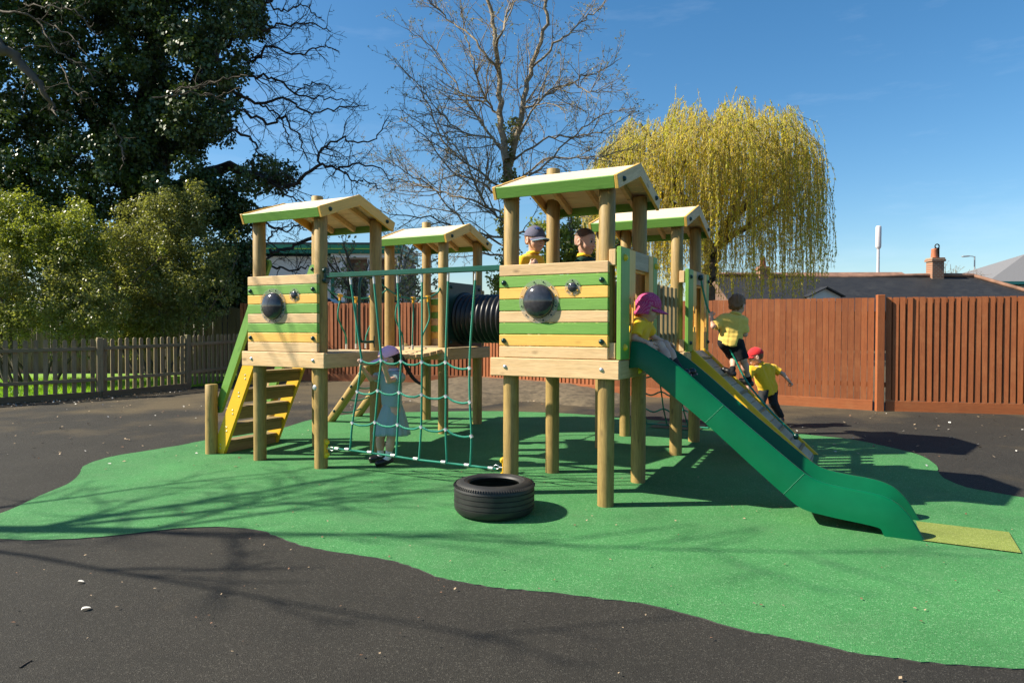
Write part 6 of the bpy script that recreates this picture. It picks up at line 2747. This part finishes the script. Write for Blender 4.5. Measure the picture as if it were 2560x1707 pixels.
skirt(P, M['dress'])
P.socks(M['sock_white'], .42)
P.shoes(M['shoe'], low=True)
P.hair(M['hair_dark'], .010, front=.05, back=-.075)
P.cap(M['cap_lilac'], .16, brim_len=.085)
f = Field()
pl_ = [at(1000, 888, 6.6), at(1011, 905, 6.62), at(1020, 925, 6.64), at(1031, 943, 6.66), at(1042, 954, 6.66), at(1053, 960, 6.66)]
for i in range(5):
    a, c = V3(pl_[i]), V3(pl_[i + 1])
    for k in range(3):
        f.ell(a + (c - a) * (k + .5) / 3, np.array([.027, .027, .02]) * (1 - .09 * i), np.eye(3), .008)
P.make('plait', f, M['hair_dark'], .005)

# boy in the navy cap
c0 = W(.05, .38, 1.126)
P = Person('boy in navy cap and yellow polo shirt standing in the front right tower', c0, dict(
    head=at(1338, 598, 5.95), neck=at(1331, 640, 5.97), shR=at(1305, 655, 5.86), shL=at(1346, 654, 6.07), elR=at(1298, 690, 5.80), wrR=at(1325, 664, 5.72),
    elL=at(1358, 700, 6.02), wrL=at(1360, 735, 5.95), pelvis=c0 + Vector((0, .02, .48)), hipR=c0 + Vector((-.04, -.03, .46)), hipL=c0 + Vector((.03, .06, .46)),
    knR=c0 + Vector((-.04, -.04, .26)), knL=c0 + Vector((.05, .05, .26)), anR=c0 + Vector((-.04, -.04, .064)), anL=c0 + Vector((.05, .05, .064)), toR=c0 + Vector((.04, -.09, .038)), toL=c0 + Vector((.13, -.01, .038))),
    (.64, -.76, -.10), hs=1.0)
P.body({'R': ((.75, -.1, .5), (.2, .9, 0), .7, 1), 'L': ((0, -.2, -1), (-.6, 0, 0), .4, -1)})
P.shirt(M['polo'], 'polo_shirt', collar=M['polo'], seed=2)
P.trousers(M['charcoal'], 'shorts', .9)
P.socks(M['sock_grey'])
P.shoes(M['shoe'])
P.hair(M['hair_brown'], .007, front=.04, back=-.05)
cp = P.cap(M['cap_navy'], .06, brim_len=.062)
b = MB()                                                # pale piping along the edge of the brim
b.tube([Vector(P.hp(math.sin(a) * .085, -.010 + math.cos(a) * .100 + .0635 * math.cos(a / 1.22 * math.pi / 2) ** .55, .018 + .004 - .06 * .09 - .33 * (math.sin(a) * .085) ** 2 / .083 - .012) - P.off) for a in np.linspace(-1.15, 1.15, 15)], .0035, 6)
b.build('piping', M['cap_trim'], cp)
b = MB()                                                # dark star on the crown
rad = []
cpos = hv(.030, .052, .084)
nn = cpos / np.array([.084, .101, .091]) ** 2
nn /= np.linalg.norm(nn)
t1 = np.cross(nn, hv(0, 0, 1)); t1 /= np.linalg.norm(t1)
t2 = np.cross(nn, t1)
vs = [P.hp(*(cpos * 1.0 + nn * .014)) - P.off]
for k in range(10):
    a = math.pi * k / 5
    rr = .030 if k % 2 == 0 else .012
    q = cpos + t1 * rr * math.cos(a) + t2 * rr * math.sin(a) + nn * (.013 - rr * .16)
    vs.append(P.hp(*q) - P.off)
b.add(vs, [(0, 1 + k, 1 + (k + 1) % 10) for k in range(10)])
o = b.build('star', M['cap_star'], cp)
o.modifiers.new('thick', 'SOLIDIFY').thickness = .003

# boy in the dark green jersey
c0 = W(.36, .70, 1.126)
P = Person('boy with cropped hair and dark green jersey standing in the front right tower', c0, dict(
    head=at(1464, 603, 6.08), neck=at(1461, 645, 6.11), shR=at(1450, 661, 6.01), shL=at(1474, 660, 6.22), elR=at(1449, 700, 5.95), wrR=at(1458, 735, 5.91), elL=at(1482, 700, 6.23), wrL=at(1485, 735, 6.17),
    pelvis=c0 + Vector((0, .02, .47)), hipR=c0 + Vector((-.02, -.04, .45)), hipL=c0 + Vector((.02, .07, .45)), knR=c0 + Vector((-.01, -.05, .26)), knL=c0 + Vector((.05, .06, .26)),
    anR=c0 + Vector((-.02, -.05, .064)), anL=c0 + Vector((.04, .06, .064)), toR=c0 + Vector((.07, -.09, .038)), toL=c0 + Vector((.13, .02, .038))), (.78, -.60, -.20), hs=1.07)
P.body({'R': ((.1, -.1, -1), (.6, .4, 0), .4, 1), 'L': ((.1, -.1, -1), (.4, -.6, 0), .4, -1)})
P.shirt(M['sweat_green'], 'jersey', sleeve=1.2, collar=M['polo'], seed=5)
P.trousers(M['charcoal'], 'trousers', 1.2)
P.shoes(M['shoe'])
P.hair(M['hair_short'], .0034, front=.036, back=.030, wr=.0008)
P.hair(M['stubble'], .0016, front=.045, back=-.045, wr=.0004)

# girl on the slide
c0 = W(1.0, .4, 1.09)
P = Person('girl in pink dotted sun hat and yellow top sitting at the head of the slide', c0, dict(
    head=at(1622, 768, 5.48), neck=at(1606, 802, 5.51), shR=at(1593, 812, 5.41), shL=at(1614, 808, 5.61), elR=at(1587, 846, 5.34), wrR=at(1620, 857, 5.27), elL=at(1631, 841, 5.64), wrL=at(1664, 857, 5.67),
    pelvis=W(.90, .4, 1.21), hipR=W(.93, .35, 1.20), hipL=W(.93, .45, 1.20), knR=W(1.135, .345, 1.235), knL=W(1.145, .465, 1.235), anR=W(1.275, .33, 1.0), anL=W(1.285, .48, 1.0), toR=W(1.345, .33, 1.03), toL=W(1.355, .48, 1.03)),
    (.90, -.10, -.34), hs=1.0)
P.body({'R': ((.5, -.25, -.55), (.3, .9, -.3), .22, 1), 'L': ((.6, .1, -.35), (0, -.6, -.8), .25, -1)})
P.shirt(M['polo'], 'polo_shirt', collar=M['polo'], sleeve=.8, seed=8)
P.trousers(M['charcoal'], 'shorts', .55)
P.socks(M['charcoal'], .75)
P.shoes(M['shoe'])
P.hair(M['hair_brown'], .006, front=.05, back=-.06)
ht = P.cap(M['hat_pink'], .02, 'sun_hat', brim_len=.075, low=.012)
b = MB()                                                # neck flap
vs, fs = [], []
K, Rn = 22, 8
for j in range(Rn):
    t = j / (Rn - 1)
    for k in range(K):
        a = math.pi / 2 + (k / (K - 1) - .5) * 2 * 1.75 + math.pi
        x, y = math.cos(a), math.sin(a)
        g = 1 + .22 * t + .03 * math.sin(5 * a) * t
        vs.append(P.hp(x * .086 * g, -.012 + y * .103 * g, .020 - t * .135 * (.62 + .38 * max(0, -y))) - P.off)
for j in range(Rn - 1):
    for k in range(K - 1):
        fs.append((j * K + k, j * K + k + 1, (j + 1) * K + k + 1, (j + 1) * K + k))
b.add(vs, fs, 0, True)
o = b.build('neck_flap', M['hat_pink'], ht)
o.modifiers.new('thick', 'SOLIDIFY').thickness = .003


def on_ramp(px, py, lift=0.0):
    """sight line on to the ramp's walking surface"""
    best = None
    for Y in np.arange(6.2, 8.4, .005):
        q = at(px, py, Y)
        l = uvz(q)
        s = ramp_z(l.x) - .02 + lift
        if q.z <= s:
            return q
    return at(px, py, 7.2)


# boy climbing the ramp
fl_, fr_ = on_ramp(1828, 944), on_ramp(1870, 972)
gl = on_v(1776, 786, 2.60)
Yb = (fl_.y + fr_.y) / 2 + .0
P = Person('brown haired boy in yellow polo and black shorts climbing the ramp by the rope', (fr_.x, fr_.y, fr_.z), dict(
    head=at(1843, 763, Yb), neck=at(1840, 788, Yb), shL=at(1806, 800, Yb + .02), shR=at(1856, 802, Yb - .03), elL=at(1783, 816, Yb - .03), wrL=V3(gl) + hv(.005, -.02, -.035),
    elR=at(1863, 836, Yb - .02), wrR=at(1812, 834, Yb + .13), pelvis=at(1827, 852, Yb), hipL=at(1813, 856, Yb + .02), hipR=at(1841, 858, Yb - .02),
    knL=at(1836, 892, Yb + .10), knR=at(1858, 899, Yb - .04), anL=V3(fl_) + hv(.01, 0, .062), anR=V3(fr_) + hv(.015, 0, .075), toL=V3(fl_) + hv(-.055, .045, .085), toR=V3(fr_) + hv(-.055, .035, .088)),
    (.60, .72, -.28), hs=1.0)
P.body({'L': ((-.1, .15, 1), (.5, .6, 0), .95, -1), 'R': ((-.9, .3, 0), (-.2, .5, .5), .9, 1)})
P.shirt(M['polo_pale'], 'polo_shirt', collar=M['polo_pale'], hem=.045, sleeve=.85, infl=.016, seed=11)
P.trousers(M['black'], 'shorts', .98, .018)
P.socks(M['black'], .28)
P.shoes(M['shoe'])
P.hair(M['hair_brown'], .014, front=.06, back=-.07, wr=.007)

# boy in the red cap
fg = at(1960, 1054, 8.95)
P = Person('boy in red cap and yellow polo running beyond the ramp', (fg.x, 8.95, gz(fg.x, 8.95)), dict(
    head=at(1888, 890, 8.83), neck=at(1899, 911, 8.87), shL=at(1880, 924, 8.74), shR=at(1931, 921, 9.0), elR=at(1958, 935, 8.97), wrR=at(1973, 953, 8.92), elL=at(1866, 948, 8.68), wrL=at(1872, 972, 8.66),
    pelvis=at(1920, 972, 8.92), hipL=at(1911, 977, 8.86), hipR=at(1930, 977, 8.97), knR=at(1934, 1008, 8.92), anR=at(1953, 1041, 9.0), toR=at(1955, 1056, 8.92), knL=at(1902, 1005, 8.78), anL=at(1908, 1040, 8.80), toL=at(1893, 1046, 8.76)),
    (-.97, .16, -.16), hs=.98)
for s in 'L':
    P.J['an' + s][2] = gz(P.J['an' + s][0], P.J['an' + s][1]) + .064
    P.J['to' + s][2] = gz(P.J['to' + s][0], P.J['to' + s][1]) + .036
P.J['toR'][2] = max(P.J['toR'][2], gz(P.J['toR'][0], P.J['toR'][1]) + .036)
P.body({'R': ((.55, -.2, -.75), (-.5, -.3, -.3), .95, 1), 'L': ((.1, 0, -1), (.5, .5, 0), .9, -1)})
P.shirt(M['polo'], 'polo_shirt', collar=M['polo'], hem=.05, sleeve=.7, wr=.0045, infl=.018, seed=14)
P.trousers(M['charcoal'], 'trousers', 1.2, .012)
P.socks(M['sock_grey'], .3)
P.shoes(M['shoe'])
P.hair(M['hair_brown'], .007, front=.03, back=-.05)
P.cap(M['cap_red'], .05, brim_len=.055)
